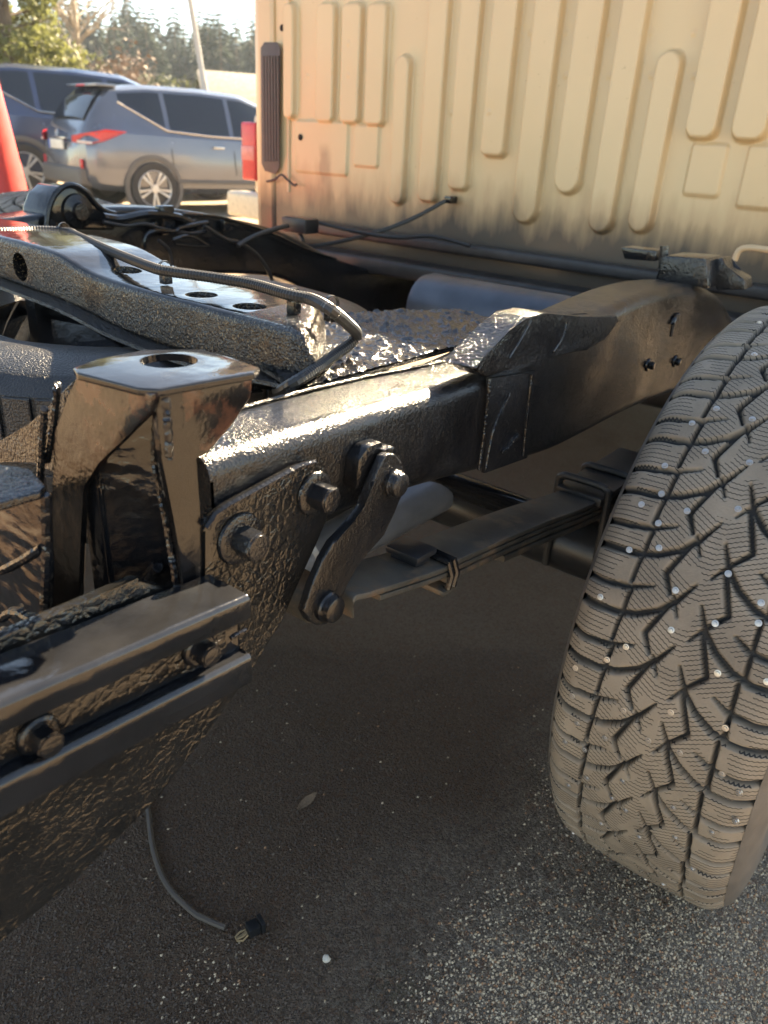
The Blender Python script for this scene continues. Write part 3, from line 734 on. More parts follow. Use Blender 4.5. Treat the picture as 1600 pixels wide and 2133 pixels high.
bm = B(); box(bm, (2.3, 1.70, .24), (3.2, 2.1, .56), .05, 3); finish('battery_box', bm, M['black_dull'], T)
bm = B(); tube(bm, [(1.3, 1.05, .40), (2.7, 1.05, .42)], .04, 16); finish('propeller_shaft', bm, M['farhub'], T)
bm = B(); box(bm, (4.4, .3, .22), (4.7, 1.8, .58), .05, 3); finish('front_axle', bm, M['farhub'], T)
# pressed seam beside the post
line('cab_seam', [(XW - .003, Yw(603, 20), Zw(603, -20)), (XW - .003, Yw(603, 200), Zw(603, 200)), (XW - .003, Yw(603, 400), Zw(603, 400))], .006, 'sandplain')
# louvred vent
XV = XW - .0125
v0 = [(544, 100), (552, 88), (578, 88), (585, 100), (583, 350), (575, 363), (553, 356), (546, 340)]
vt = finish('vent', ext(B(), [UX(*p, XV) for p in v0], (-.003, 0, 0), .001), M['dark_vent'], T)
for k in range(6):
    xx = 550 + k * 6
    a = UX(xx, 116, XV - .005); b_ = UX(xx + .6, 336, XV - .005)
    bm = B(); box(bm, (XV - .009, min(a.y, b_.y) - .0022, min(a.z, b_.z)), (XV - .003, max(a.y, b_.y) + .0022, max(a.z, b_.z)))
    finish('vent_slat', bm, M['dark_vent'], vt)
for q, x_ in (((588, 58), XW - .004), ((626, 286), XW - .0095)):
    p = UX(*q, x_); finish('plug_hole', lathe(B(), [(0, 0), (0, .009), (.0012, .010), (.0024, .008), (.0024, 0)], p, (-1, 0, 0), 16), M['hole'], T)
bm = B(); tube(bm, catmull([UX(*p, XV - .01) for p in ((556, 378), (572, 374), (586, 364), (598, 374), (612, 386), (618, 384))], 5), .004, 7); finish('cable_stub', bm, M['wire'], T)

# ------------------------------------------------------------------ studded wheels
RT, KP, NP = .406, .88, 39          # radius, pattern scale, pitches round the tyre
PITCH = 2 * PI * RT * 1000 / NP / KP
NU, NV = 1216, 142
uu = np.arange(NU) * (NP * PITCH / NU); vv = np.linspace(-6, 246, NV)
Vg, Ug = np.meshgrid(vv, uu)
G = np.zeros_like(Vg)
def stroke(pts, phase):
    """pts = (v, u, halfwidth) in mm, repeated every pitch"""
    global G
    base = np.mod(Ug - phase, PITCH)
    for (v0, u0, w0), (v1, u1, w1) in zip(pts, pts[1:]):
        for k in range(-3, 4):
            a0, a1 = u0 - k * PITCH, u1 - k * PITCH
            if max(a0, a1) < -12 or min(a0, a1) > PITCH + 12: continue
            dv, du = v1 - v0, a1 - a0; L2 = dv * dv + du * du
            t = np.clip(((Vg - v0) * dv + (base - a0) * du) / L2, 0, 1)
            dist = np.hypot(Vg - v0 - t * dv, base - a0 - t * du) - 1.22 * (w0 + (w1 - w0) * t)
            G = np.maximum(G, np.clip(.5 - dist / 1.7, 0, 1))
ph = 70.6
stroke([(-8, -63, 3.4), (20, -63, 3.2), (45, -61, 3.0), (67, -55, 2.8), (89, -42, 2.6), (104, -25, 2.4), (119, 1, .7)], ph)
stroke([(100, -27, 1.8), (83, -72, 2.4), (95, -93, 1.2)], ph)
stroke([(100, -20, 1.2), (111, -41, .6)], ph)
stroke([(-8, -32, 3.0), (20, -32, 2.7), (48, -28, 2.3), (76, -17, .6)], ph)
stroke([(52, -31, 2.0), (49, -94, 1.8)], ph)
ph2 = 51.3
stroke([(131, 1, .7), (145, -27, 2.4), (161, -44, 2.6), (184, -59, 2.8), (206, -64, 3.0), (248, -62, 3.4)], ph2)
stroke([(142, -28, 2.4), (161, -75, 2.2), (143, -97, 1.6), (131, -116, .7)], ph2)
stroke([(174, -18, .7), (194, -30, 2.2), (220, -32, 2.8), (248, -31, 3.0)], ph2)
stroke([(193, 6, 2.0), (197, -58, 2.0)], ph2)
crown = 6.0 * ((Vg - 120) / 120) ** 2
ed = np.clip((np.abs(Vg - 120) - 98) / 28, 0, 1); crown += 15.0 * ed ** 2
rad = (RT * 1000 - crown - 9.0 * G) / 1000
ang = Ug * KP / (RT * 1000)
vx = np.stack([-rad * np.cos(ang), (.120 - Vg / 1000) * KP, rad * np.sin(ang)], -1).reshape(-1, 3)
idx = np.arange(NU * NV).reshape(NU, NV); nx = np.roll(idx, -1, 0)
fc = np.stack([idx[:, :-1], idx[:, 1:], nx[:, 1:], nx[:, :-1]], -1).reshape(-1, 4)
tread = bpy.data.meshes.new('tyre'); tread.vertices.add(len(vx)); tread.vertices.foreach_set('co', vx.ravel())
tread.loops.add(fc.size); tread.loops.foreach_set('vertex_index', fc.ravel())
tread.polygons.add(len(fc)); tread.polygons.foreach_set('loop_start', np.arange(len(fc)) * 4); tread.polygons.foreach_set('loop_total', np.full(len(fc), 4))
tread.update(calc_edges=True); tread.validate()
tread.polygons.foreach_set('use_smooth', [True] * len(fc)); tread.materials.append(M['tread'])
at = tread.attributes.new('groove', 'FLOAT', 'POINT'); at.data.foreach_set('value', (G ** 1.5).ravel())
uvl = tread.uv_layers.new(name='UVMap')
Uw = np.stack([Vg / 1000 * KP, Ug / 1000 * KP], -1).reshape(-1, 2)[fc.ravel()]
uvl.data.foreach_set('uv', Uw.ravel())
bm = B()
hw = .126
for s in (1, -1):
    lathe(bm, [(s * .1100, .3862), (s * .1155, .379), (s * .1205, .363), (s * .124, .335), (s * .124, .308), (s * .118, .275), (s * .108, .250), (s * .099, .239), (s * .09, .235), (s * .08, .215)], (0, 0, 0), (0, 1, 0), 96)
sidewall = finish('sidewall', bm, M['sidewall']); sw_me = sidewall.data; bpy.data.objects.remove(sidewall)
bm = B(); lathe(bm, [(.088, .236), (.094, .241), (.097, .236), (.08, .215), (.05, .20), (.04, .06), (.06, .055), (.06, 0)], (0, 0, 0), (0, -1, 0), 48)
lathe(bm, [(-.088, .236), (-.094, .241), (-.08, .215), (.05, .20)], (0, 0, 0), (0, -1, 0), 48)
t_ = finish('rim', bm, M['rim']); rim_me = t_.data; bpy.data.objects.remove(t_)
bm = B(); lathe(bm, [(-.002, .0034), (.0004, .0034), (.0005, .0022), (.0018, .0018), (.0020, 0)], (0, 0, 0), (0, 0, 1), 10)
t_ = finish('stud', bm, M['stud']); stud_me = t_.data; bpy.data.objects.remove(t_)
STUDS = [(45, 86), (76, 40), (97, 143), (133, 165), (121, 62), (172, 70), (140, 23), (64, -4), (92, -49), (52, -76), (18, 26), (101, -93), (148, -50), (201, 7), (157, -95), (189, -59), (88, 182), (58, 217), (48, 241), (39, 272), (30, 303), (18, 147), (114, 279), (90, 381), (164, 199),
         (130, 330), (190, 240), (192, 130), (36, 360), (150, 395), (20, -40), (62, 330), (196, 315), (30, -110), (120, -130), (180, -140), (74, -150), (30, 205), (70, 262), (106, 330), (150, 120), (178, 290), (128, 215), (60, 108), (14, 60), (30, -5), (108, 20), (168, 180), (204, 160), (182, 20), (84, -85), (44, -35), (206, -30), (160, 340), (24, 255), (52, 385), (120, 380)]
rs = random.Random(3)
for k in range(48):
    STUDS.append((rs.choice((20, 36, 58, 88, 124, 152, 180, 196)) + rs.uniform(-4, 4), 440 + k * (2550 - 640) / 48))
def wheel(center, flip):
    wroot = bpy.data.objects.new('wheel', None); C.objects.link(wroot); wroot.empty_display_size = .1
    wroot.parent = T; wroot.matrix_parent_inverse = wmat(T).inverted()
    wroot.location = center; wroot.rotation_euler = (0, 0, PI if flip else 0)
    if flip: wroot.rotation_euler = (PI, 0, 0)
    for nm, mesh in (('tyre', tread), ('sidewall', sw_me), ('rim', rim_me)): link(nm, mesh, wroot, False)
    for v, u in STUDS:
        if flip and not (-50 < -u < 700 or 100): continue
        a = u / (RT * 1000); cr = 6 * ((v - 105.6) / 105.6) ** 2
        r = RT - cr / 1000
        o = link('stud', stud_me, wroot, False)
        o.location = (-r * math.cos(a), .1056 - v / 1000, r * math.sin(a)); o.rotation_euler = (0, -PI / 2 + a, 0)
    return wroot
wheel((1.076, .153, .406), False)
wheel((1.076, 1.92, .415), False)
for yw in (.18, 1.92):
    wf = bpy.data.objects.new('wheel', None); C.objects.link(wf); wf.parent = T; wf.matrix_parent_inverse = wmat(T).inverted(); wf.location = (4.45, yw, .406)
    for nm, mesh in (('tyre', tread), ('sidewall', sw_me), ('rim', rim_me)): link(nm, mesh, wf, False)

# ------------------------------------------------------------------ spare wheel slung beneath the tail
sp = root('spare_tyre', (.70, 1.02, .50), 'black sprayed spare tyre lying flat beneath the rear crossmember', 'spare tyre')
bm = B(); lathe(bm, [(-.10, .22), (-.115, .26), (-.118, .31), (-.105, .355), (-.085, .375), (.085, .375), (.105, .355), (.118, .31), (.115, .26), (.10, .22)], (.70, 1.02, .615), (0, 0, 1), 96)
M['spare'] = paint('sprayed_rubber', [(420, 1.0, .002, 2), (900, .6, .001, 2)], col=(.02, .02, .021), rough=(.28, .4))
st_ = finish('tyre', bm, M['spare'], sp)
bm = B()
for k in range(64):
    a = 2 * PI * k / 64
    for s in (-1, 1):
        mt = Matrix.Translation((.70, 1.02, .615)) @ Matrix.Rotation(a, 4, 'Z')
        box(bm, (.370, -.0155, .006 if s > 0 else -.084), (.3795, .0155, .084 if s > 0 else -.006), .001, 1, mt)
tb = finish('tread_block', bm, M['spare'], sp); tb['kind'] = 'stuff'
bm = B(); lathe(bm, [(-.09, .225), (.09, .225), (.10, .218), (.02, .20), (.0, .08), (0, 0)], (.70, 1.02, .615), (0, 0, 1), 40); finish('rim', bm, M['black'], sp)

# ------------------------------------------------------------------ things on the ground
cb = root('loose_cable', (.5, .6, 0), 'thin grey cable with black connector lying on the asphalt', 'cable')
pc = [UZ(*p, .006) for p in ((295, 1560), (303, 1640), (310, 1700), (320, 1772), (347, 1842), (400, 1898), (436, 1918), (470, 1932))]
finish('cord', tube(B(), catmull(pc, 8), .0042, 8), plain('grey_cable', (.075, .06, .05), .5), cb)
p = UZ(530, 1940, .0); d_ = (UZ(555, 1920, 0) - UZ(505, 1945, 0)).normalized()
mt = Matrix.Translation((p.x, p.y, .0005)) @ Vector((d_.x, d_.y, 0)).to_track_quat('X', 'Z').to_matrix().to_4x4()
bm = B(); box(bm, (-.010, -.008, 0), (.006, .008, .015), .0015, 2, mt); box(bm, (.007, -.0095, 0), (.013, .0095, .0175), .0015, 2, mt); finish('connector', bm, M['plug'], cb)
bm = B()
for k in range(4): tube(bm, [mt @ Vector((-.011, -.005 + k * .003, .006)), mt @ Vector((-.019, -.007 + k * .004, .003 + .002 * (k % 2))), mt @ Vector((-.027, -.004 + k * .002, .004))], .0014, 5)
finish('wire_end', bm, plain('tan_wire', (.30, .20, .10), .6), cb)
bm = B(); a, b_ = UZ(620, 1688, .003), UZ(660, 1655, .006); n_ = (b_ - a).cross(Vector((0, 0, 1))).normalized() * .008
rows = []
for k in range(7):
    t = k / 6; wd = math.sin(PI * min(1, t * .92 + .06)); c_ = a.lerp(b_, t)
    rows.append([bm.verts.new(c_ + n_ * wd * s + Vector((0, 0, .003 * abs(s) + .003 * t * t))) for s in (-1, 0, 1)])
for r0, r1 in zip(rows, rows[1:]):
    for k in range(2): bm.faces.new((r0[k], r0[k + 1], r1[k + 1], r1[k]))
tag(finish('fallen_leaf', bm, plain('dry_leaf', (.22, .14, .085), .7, 0, .3, 300)), 'curled dry brown leaf lying on the dark asphalt', 'leaf')
bm = B(); bmesh.ops.create_icosphere(bm, subdivisions=2, radius=.0052); p = UZ(680, 1997, .003)
for v in bm.verts: v.co = v.co * (1 + .3 * noise.noise(v.co * 300)) * 1.0 + p
tag(finish('pebble', bm, plain('white_pebble', (.62, .56, .48), .6)), 'single pale pebble on the asphalt near the cable plug', 'pebble')
# loose stone chips
rc = random.Random(11); bm = B()
def chip(bm, x, y, s, shade=False):
    vs_ = []
    for k in range(5):
        a = 2 * PI * k / 5 + rc.random(); q = s * rc.uniform(.6, 1.1); vs_.append(bm.verts.new((x + q * math.cos(a), y + q * math.sin(a) * .8, rc.uniform(-.0006, .0008))))
    t = bm.verts.new((x + rc.uniform(-.3, .3) * s, y + rc.uniform(-.3, .3) * s, s * rc.uniform(.5, .9)))
    mi = 4 if shade else rc.choice((0, 0, 0, 1, 1, 2, 2, 3))
    for k in range(5): bm.faces.new((vs_[k], vs_[(k + 1) % 5], t)).material_index = mi
n = 0
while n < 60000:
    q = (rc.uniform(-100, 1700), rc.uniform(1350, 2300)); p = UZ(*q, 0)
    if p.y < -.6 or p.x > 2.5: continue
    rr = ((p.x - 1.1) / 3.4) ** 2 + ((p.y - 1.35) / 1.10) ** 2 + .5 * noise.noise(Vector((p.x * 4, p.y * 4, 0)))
    in_shade = rc.random() > max(.006, min(1, (rr - .76) * 1.8))  # chips inside the painted shade take the darker colour
    if in_shade and rc.random() > .55: continue
    chip(bm, p.x, p.y, rc.choice((.0012, .0016, .0016, .002, .002, .0024, .0028, .0034)), in_shade); n += 1
chipm = [M['chip'], plain('pale_stone_chips', (.66, .50, .33), .55, 0, .3, 240), plain('dark_stone_chips', (.17, .12, .08), .6, 0, .4, 240), plain('rusty_stone_chips', (.44, .22, .11), .65, 0, .4, 240), plain('shaded_stone_chips', (.085, .050, .030), .5, 0, .7, 240)]  # last chip colour is darkened to go with the painted shade
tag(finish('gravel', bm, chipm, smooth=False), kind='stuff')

# ------------------------------------------------------------------ parked cars
M['carblue'] = plain('steel_blue_car_paint', (.16, .175, .205), .24, .55, .05, 4, Coat_Weight=.7, Coat_Roughness=.06)
M['carnavy'] = plain('dark_blue_car_paint', (.075, .095, .15), .24, .5, .05, 4, Coat_Weight=.7, Coat_Roughness=.06)
M['cargray'] = plain('grey_plastic_cladding', (.10, .095, .09), .5)
M['glass'] = plain('tinted_glass', (.02, .027, .038), .06, 0, .05)
M['redlamp'] = plain('red_lens', (.55, .02, .03), .2)
M['whitelamp'] = plain('white_lens', (.6, .5, .48), .2)
M['pinklamp'] = plain('pink_lens', (.60, .16, .15), .2)
M['alloy'] = plain('alloy_wheel', (.55, .55, .54), .35, .6)
M['numplate'] = plain('number_plate', (.72, .70, .62), .4)
M['cartyre'] = plain('car_tyre', (.03, .029, .028), .7)
M['blueband'] = plain('plate_band', (.05, .12, .45), .4)
M['cream'] = plain('cream_paint', (.60, .50, .36), .3)
ST = [(-2.34, .60, .48, .80, .84, .55), (-2.27, .84, .38, .97, 1.02, .66), (-2.14, .905, .33, 1.05, 1.22, .70), (-1.98, .92, .31, 1.06, 1.46, .66), (-1.80, .925, .30, 1.06, 1.60, .64),
      (-1.3, .93, .28, 1.05, 1.665, .64), (-.5, .93, .28, 1.03, 1.68, .64), (.2, .93, .28, 1.02, 1.65, .63), (.65, .925, .28, 1.02, 1.50, .64), (1.05, .92, .28, 1.03, 1.24, .68), (1.35, .91, .29, 1.01, 1.06, .72),
      (1.85, .90, .30, .96, .99, .66), (2.15, .84, .34, .86, .90, .6), (2.32, .66, .42, .70, .74, .5)]
def suv_section(x):
    w_, zb, ze, zr, rh = interp(ST, x)
    return [(0, zb), (w_ * .86, zb), (w_ * .965, zb + .08), (w_ * 1.0, zb + .30 * (ze - zb) + .05), (w_ * .985, zb + .72 * (ze - zb)), (w_ * .955, ze - .02), (w_ * .93, ze),
            (w_ * .93 + (rh - w_ * .93) * .55, ze + (zr - ze) * .55), (rh, ze + (zr - ze) * .90), (rh * .8, zr - .012 * (zr - ze)), (0, zr)]
def side_y(x, z):
    s = suv_section(x)[6:9]
    for (y0, z0), (y1, z1) in zip(s, s[1:]):
        if z <= z1: return y0 + (y1 - y0) * max(0, (z - z0)) / max(z1 - z0, 1e-6)
    return s[-1][0]
def suv(name, loc, az, label, paintmat, scale=1.0):
    r = root(name, loc, label, 'car', 'SUVs parked beyond the truck', math.radians(az)); r.scale = (scale,) * 3
    def add(nm, bm, mat, par=r): return finish(nm, bm, M[mat] if isinstance(mat, str) else mat, par, False)
    bm = B(); xs = [ST[0][0] + (ST[-1][0] - ST[0][0]) * k / 60 for k in range(61)]; rings = []
    for x in xs:
        h_ = suv_section(x); full = [(-y, z) for y, z in h_[1:-1]][::-1]
        rings.append([bm.verts.new((x, y, z)) for y, z in h_ + full])
    n = len(rings[0])
    for a, b2 in zip(rings, rings[1:]):
        for k in range(n): bm.faces.new((a[k], a[(k + 1) % n], b2[(k + 1) % n], b2[k]))
    bm.faces.new(rings[0]); bm.faces.new(rings[-1][::-1])
    body = add('body', bm, paintmat)
    low = [(-2.36, 1.6), (-2.0, .78)]
    for s in (1, -1):
        # glass of the side: quarter, rear door, front door
        for (x0, x1) in ((-1.72, -1.12), (-1.05, -.12), (-.05, .86)):
            bm = B(); rows = []
            for k in range(9):
                x = x0 + (x1 - x0) * k / 8; zr = interp(ST, x)[3]; ze = interp(ST, x)[2]
                zh = ze + (zr - ze) * .84
                zl = max(ze + .035, ze + .035 + max(0, (-1.05 - x)) ** 1.1 * .52); zl = min(zl, zh - .01)
                rows.append([bm.verts.new((x, s * (side_y(x, zl + (zh - zl) * t) + .006), zl + (zh - zl) * t)) for t in (0, .33, .66, 1)])
            for a, b2 in zip(rows, rows[1:]):
                for k in range(3): bm.faces.new((a[k], b2[k], b2[k + 1], a[k + 1]))
            add('side_window', bm, 'glass')
        bm = B(); tube(bm, [(x, s * (side_y(x, z) + .008), z) for x, z in ((-1.74, 1.42), (-1.4, 1.25), (-1.1, 1.10), (-.4, 1.06), (.9, 1.05))], .012, 6); add('window_trim', bm, 'chrome')
        # tail lamp wrapping the corner
        bm = B(); ext(bm, [(-1.72, s * .905, 1.06), (-2.0, s * .905, 1.075), (-2.26, s * .82, 1.02), (-2.36, s * .60, .98), (-2.35, s * .56, .90), (-2.24, s * .84, .885), (-2.05, s * .91, .93)], (0, s * .035, 0), .008); add('tail_lamp', bm, 'redlamp')
        bm = B(); ext(bm, [(-2.20, s * .895, .92), (-2.33, s * .70, .93), (-2.33, s * .70, .90), (-2.2, s * .895, .89)], (-.012, s * .03, 0), .004); add('reverse_lamp', bm, 'whitelamp')
        bm = B(); box(bm, (-2.33, s * .74 - .03, .40), (-2.30, s * .74 + .03, .70), .01); add('reflector', bm, 'redlamp')
        for xd in (-.35, .62):
            bm = B(); box(bm, (xd - .09, s * .925 - .02, .90), (xd + .09, s * .925 + .02, .93), .01); add('door_handle', bm, 'chrome')
        bm = B(); box(bm, (-1.0, s * .935 - .015, .42), (.95, s * .935 + .012, .47), .008); add('side_moulding', bm, 'cargray')
        bm = B(); box(bm, (.78, s * 1.0 - .09, 1.06), (.92, s * 1.0 + .07, 1.19), .03); add('wing_mirror', bm, paintmat)
        for xd in (-1.08, -.085, .98):
            bm = B(); tube(bm, [(xd, s * (side_y(xd, 1.0) + .003), 1.02), (xd, s * (suv_section(xd)[4][0] + .002), suv_section(xd)[4][1]), (xd + .02, s * (suv_section(xd)[3][0] + .002), suv_section(xd)[3][1])], .006, 4); add('door_seam', bm, 'hole')
        for xw in (-1.38, 1.36):
            bm = B(); lathe(bm, [(-.02, .30), (-.02, .43), (.012, .43), (.016, .40), (.014, .37), (0, .36)], (xw, s * .925, .36), (0, s, 0), 40); add('wheel_arch', bm, 'cargray')
            wr = bpy.data.objects.new('wheel', None); C.objects.link(wr); wr.parent = r; wr.location = (xw, s * .84, .35)
            bm = B(); lathe(bm, [(-.12, .24), (-.12, .33), (-.09, .35), (.09, .35), (.112, .335), (.115, .30), (.105, .25), (.06, .235)], (0, 0, 0), (0, s, 0), 40); add('tyre', bm, 'cartyre', wr)
            bm = B(); lathe(bm, [(.02, .0), (.02, .23), (.10, .245), (.112, .25), (.10, .232)], (0, 0, 0), (0, s, 0), 36); add('rim', bm, 'cargray', wr)
            for k in range(5):
                bm = B(); mt = Matrix.Rotation(2 * PI * k / 5 + .3, 4, 'Y')
                for dz in (-1, 1):
                    ext(bm, [mt @ Vector(p) for p in ((.03, s * .085, dz * .012), (.235, s * .095, dz * .060), (.235, s * .095, dz * .022), (.05, s * .085, dz * -.002))], (0, s * .016, 0), .004)
                add('spoke', bm, 'alloy', wr)
            bm = B(); lathe(bm, [(.085, .238), (.108, .248), (.116, .240), (.10, .228), (.085, .238)], (0, 0, 0), (0, s, 0), 40); lathe(bm, [(.07, .06), (.11, .055), (.115, 0)], (0, 0, 0), (0, s, 0), 20); add('rim_face', bm, 'alloy', wr)
    # rear face
    bm = B(); rows = []
    for k in range(7):
        t = k / 6; x = -2.15 + .33 * t; zr = interp(ST, x)[3]
        rows.append([bm.verts.new((x - .040, y * (.60 - .06 * t), zr + .012 - .035 * abs(y) ** 3)) for y in (-1, -.6, 0, .6, 1)])
    for a, b2 in zip(rows, rows[1:]):
        for k in range(4): bm.faces.new((a[k], a[k + 1], b2[k + 1], b2[k]))
    add('rear_window', bm, 'glass')
    bm = B(); box(bm, (-1.95, -.58, 1.595), (-1.68, .58, 1.632), .014); add('roof_spoiler', bm, paintmat)
    bm = B(); box(bm, (-1.965, -.14, 1.60), (-1.94, .14, 1.622), .006); add('brake_lamp', bm, 'redlamp')
    bm = B(); box(bm, (-2.375, -.78, .36), (-2.16, .78, .60), .05, 3); add('bumper', bm, 'cargray')
    bm = B(); box(bm, (-2.385, -.27, .80), (-2.36, .27, .92), .006); npl = add('number_plate', bm, 'numplate')
    bm = B(); box(bm, (-2.388, .22, .803), (-2.384, .268, .917)); add('plate_band', bm, 'blueband', npl)
    bm = B(); box(bm, (-2.37, -.34, .93), (-2.345, .34, .955), .006); add('tailgate_trim', bm, 'chrome')
    bm = B(); lathe(bm, [(0, .05), (.012, .05), (.014, .04), (.008, .036), (.008, 0)], (-2.345, 0, 1.0), (-1, 0, .25), 20); add('badge', bm, 'chrome')
    return r
c0 = UZ(325, 448, 0)
def place(contact, az, sc_=1.0, wx=-1.38, wy=-.90):
    a = math.radians(az); v = Vector((wx * math.cos(a) - wy * math.sin(a), wx * math.sin(a) + wy * math.cos(a), 0)) * sc_
    return (contact.x - v.x, contact.y - v.y, 0)
suv('parked_suv', place(c0, -12, .88), -12, 'steel blue SUV with wedge tail lamps parked nearest behind the truck', M['carblue'], .88)
c1 = UZ(60, 414, 0)
suv('parked_suv', place(c1, -14, 1.02), -14, 'taller dark blue SUV parked farther back, behind the steel blue one', M['carnavy'], 1.02)

# cream pickup almost hidden behind the cab
c2 = UD(512, 300, 6.6); PK = root('parked_pickup', (c2.x, c2.y, 0), 'cream pickup behind the cab, only its red tail lamp and bumper showing', 'pickup', None, math.radians(-8))
def pk(nm, bm, mat, par=PK): return finish(nm, bm, M[mat], par, False)
bm = B(); box(bm, (.02, -1.9, .55), (1.9, -.06, 1.12), .05, 3); box(bm, (1.92, -1.88, .5), (3.6, -.08, 1.25), .08, 3); pk('body', bm, 'cream')
bm = B(); ext(bm, [(2.0, -1.78, 1.25), (2.12, -1.72, 1.38), (3.1, -1.72, 1.38), (3.5, -1.78, 1.25)], (0, 1.6, 0), .04); pk('cabin', bm, 'glass')
bm = B(); box(bm, (-.03, -.16, .66), (.06, .02, 1.06), .02, 3); tl = pk('tail_lamp', bm, 'redlamp')
bm = B(); box(bm, (-.036, -.15, .80), (.0, .012, .90), .008); pk('reverse_lamp', bm, 'pinklamp', tl)
bm = B(); box(bm, (-.02, -1.78, .66), (.0, -.2, 1.05), .01); pk('tailgate', bm, 'cream')
bm = B(); box(bm, (-.16, -1.92, .40), (.02, .05, .58), .03, 3); pk('bumper', bm, 'cream')
for xw in (.9, 3.1):
    for yw in (-.20, -1.76):
        bm = B(); lathe(bm, [(-.11, .0), (-.11, .30), (-.09, .35), (.09, .35), (.11, .30), (.11, 0)], (xw, yw, .35), (0, 1, 0), 32); pk('wheel', bm, 'cartyre')

# tall red cone with a pale collar at the left edge
cn = UD(-30, 300, 2.9); ct = root('traffic_cone', (cn.x, cn.y, 0), 'tall red traffic cone with pale collar standing beyond the far wheel', 'traffic cone')
M['conered'] = plain('red_plastic', (.60, .045, .04), .4, 0, .06); M['conewhite'] = plain('pale_collar', (.50, .42, .32), .5)
zc = UD(20, 412, 2.9).z; rz = lambda z: .105 - .125 * (z - .75)
bm = B(); lathe(bm, [(zc, rz(zc)), (1.30, rz(1.30)), (1.315, .02), (1.315, 0)], (cn.x, cn.y, 0), (0, 0, 1), 40); lathe(bm, [(.03, rz(.03)), (zc - .17, rz(zc - .17))], (cn.x, cn.y, 0), (0, 0, 1), 40); finish('cone_shell', bm, M['conered'], ct)
bm = B(); lathe(bm, [(zc - .17, rz(zc - .17) + .002), (zc, rz(zc) + .002)], (cn.x, cn.y, 0), (0, 0, 1), 40); finish('collar', bm, M['conewhite'], ct)
bm = B(); box(bm, (cn.x - .27, cn.y - .27, 0), (cn.x + .27, cn.y + .27, .03), .01); finish('cone_base', bm, M['conered'], ct)

# slim pole
M['pole'] = plain('grey_pole', (.42, .40, .37), .5)
pb, pm, ptp = UD(436, 215, 15), UD(422, 160, 15), UD(396, 0, 15)
pd = (ptp - pm).normalized(); top = pm + pd * 5.0; q = pm - pd * ((pm.z) / pd.z)
po = root('leaning_pole', (q.x, q.y, 0), 'slim pale grey leaning pole rising behind the SUV roof', 'pole')
bm = B(); tube(bm, [q, pm, top], [.06, .05, .03], 10); finish('shaft', bm, M['pole'], po)
bm = B(); tube(bm, [pm + Vector((0, 0, .1)), pb, pb + (pb - pm) * 3], .035, 8); finish('brace', bm, M['pole'], po)

# low pale roofed shed
M['shedroof'] = plain('pale_shingle_roof', (.34, .30, .24), .8, 0, .25, 9); M['shedwall'] = plain('shed_boards', (.22, .18, .14), .8)
s0 = UD(470, 210, 30); sr = root('low_shed', (s0.x, s0.y, 0), 'low shed with pale grey brown roof between SUV and cab', 'shed', None, math.radians(-34))
bm = B(); box(bm, (-.4, -2, 0), (7, 2, 1.6), .02); finish('wall', bm, M['shedwall'], sr, False)
bm = B(); ext(bm, [(-.9, -2.4, 1.5), (-.9, 0, 2.85), (-.9, 2.4, 1.5), (-.9, 2.3, 1.42), (-.9, 0, 2.72), (-.9, -2.3, 1.42)], (8.3, 0, 0), .01); finish('roof', bm, M['shedroof'], sr, False)

# ------------------------------------------------------------------ trees
def leafmat(name, lo, hi, rough=.6, sub=.0):
    m = NT(name); f = m.noise(1.3, 3); g = m.n("ShaderNodeObjectInfo")
    c = m.mix(m.math('MULTIPLY_ADD', f, .8, m.math('MULTIPLY', g.outputs['Random'], .2)), lo, hi)
    m.set(Base_Color=c, Roughness=rough)
    if sub:
        tr = m.n("ShaderNodeBsdfTranslucent"); m.l(c, tr.inputs[0]); mx = m.n("ShaderNodeMixShader"); mx.inputs[0].default_value = sub
        m.l(m.p.outputs[0], mx.inputs[1]); m.l(tr.outputs[0], mx.inputs[2]); m.l(mx.outputs[0], m.t.nodes["Material Output"].inputs[0])
    return m.m
M['spruce'] = leafmat('spruce_needles', (.030, .045, .035), (.055, .075, .055), .7, .25)
M['pine'] = leafmat('pine_needles', (.10, .12, .045), (.22, .22, .08), .6, .4)
M['bark'] = plain('bark', (.12, .095, .075), .85, 0, .3, 8)
M['birch'] = plain('pale_bark', (.30, .26, .21), .8, 0, .3, 12)
M['twig'] = plain('bare_twigs', (.20, .15, .12), .8, 0, .25, 6)
M['bushgreen'] = leafmat('scrub_leaves', (.07, .085, .03), (.14, .15, .06), .7, .3)
def spruce_mesh(seed, h=1.0):
    rg = random.Random(seed); bm = B()
    for i in range(30):
        t = i / 29; z = h * (.10 + .88 * t); L = .25 * h * (1 - t) ** .8 + .008
        for k in range(9):
            a = rg.uniform(0, 2 * PI); l = L * rg.uniform(.6, 1.15); dz = -l * rg.uniform(.25, .6)
            d = Vector((math.cos(a), math.sin(a), 0)); s_ = Vector((-d.y, d.x, 0)) * l * rg.uniform(.16, .30)
            o = Vector((0, 0, z)); mid = o + d * l * .55 + Vector((0, 0, dz * .35)); tip = o + d * l + Vector((0, 0, dz))
            v = [bm.verts.new(p) for p in (o, mid + s_, tip, mid - s_, mid + Vector((0, 0, -l * .35)))]
            bm.faces.new((v[0], v[1], v[2])); bm.faces.new((v[0], v[2], v[3])); bm.faces.new((v[0], v[4], v[2]))
    o = finish('crown', bm, M['spruce'], smooth=False); me = o.data; bpy.data.objects.remove(o); return me
trunk_bm = tube(B(), [(0, 0, 0), (0, 0, .5), (0, 0, .97)], [.014, .009, .002], 7)
t_ = finish('trunk', trunk_bm, M['bark']); trunk_me = t_.data; bpy.data.objects.remove(t_)
sm = [spruce_mesh(s) for s in range(5)]
rf = random.Random(5); spots = []
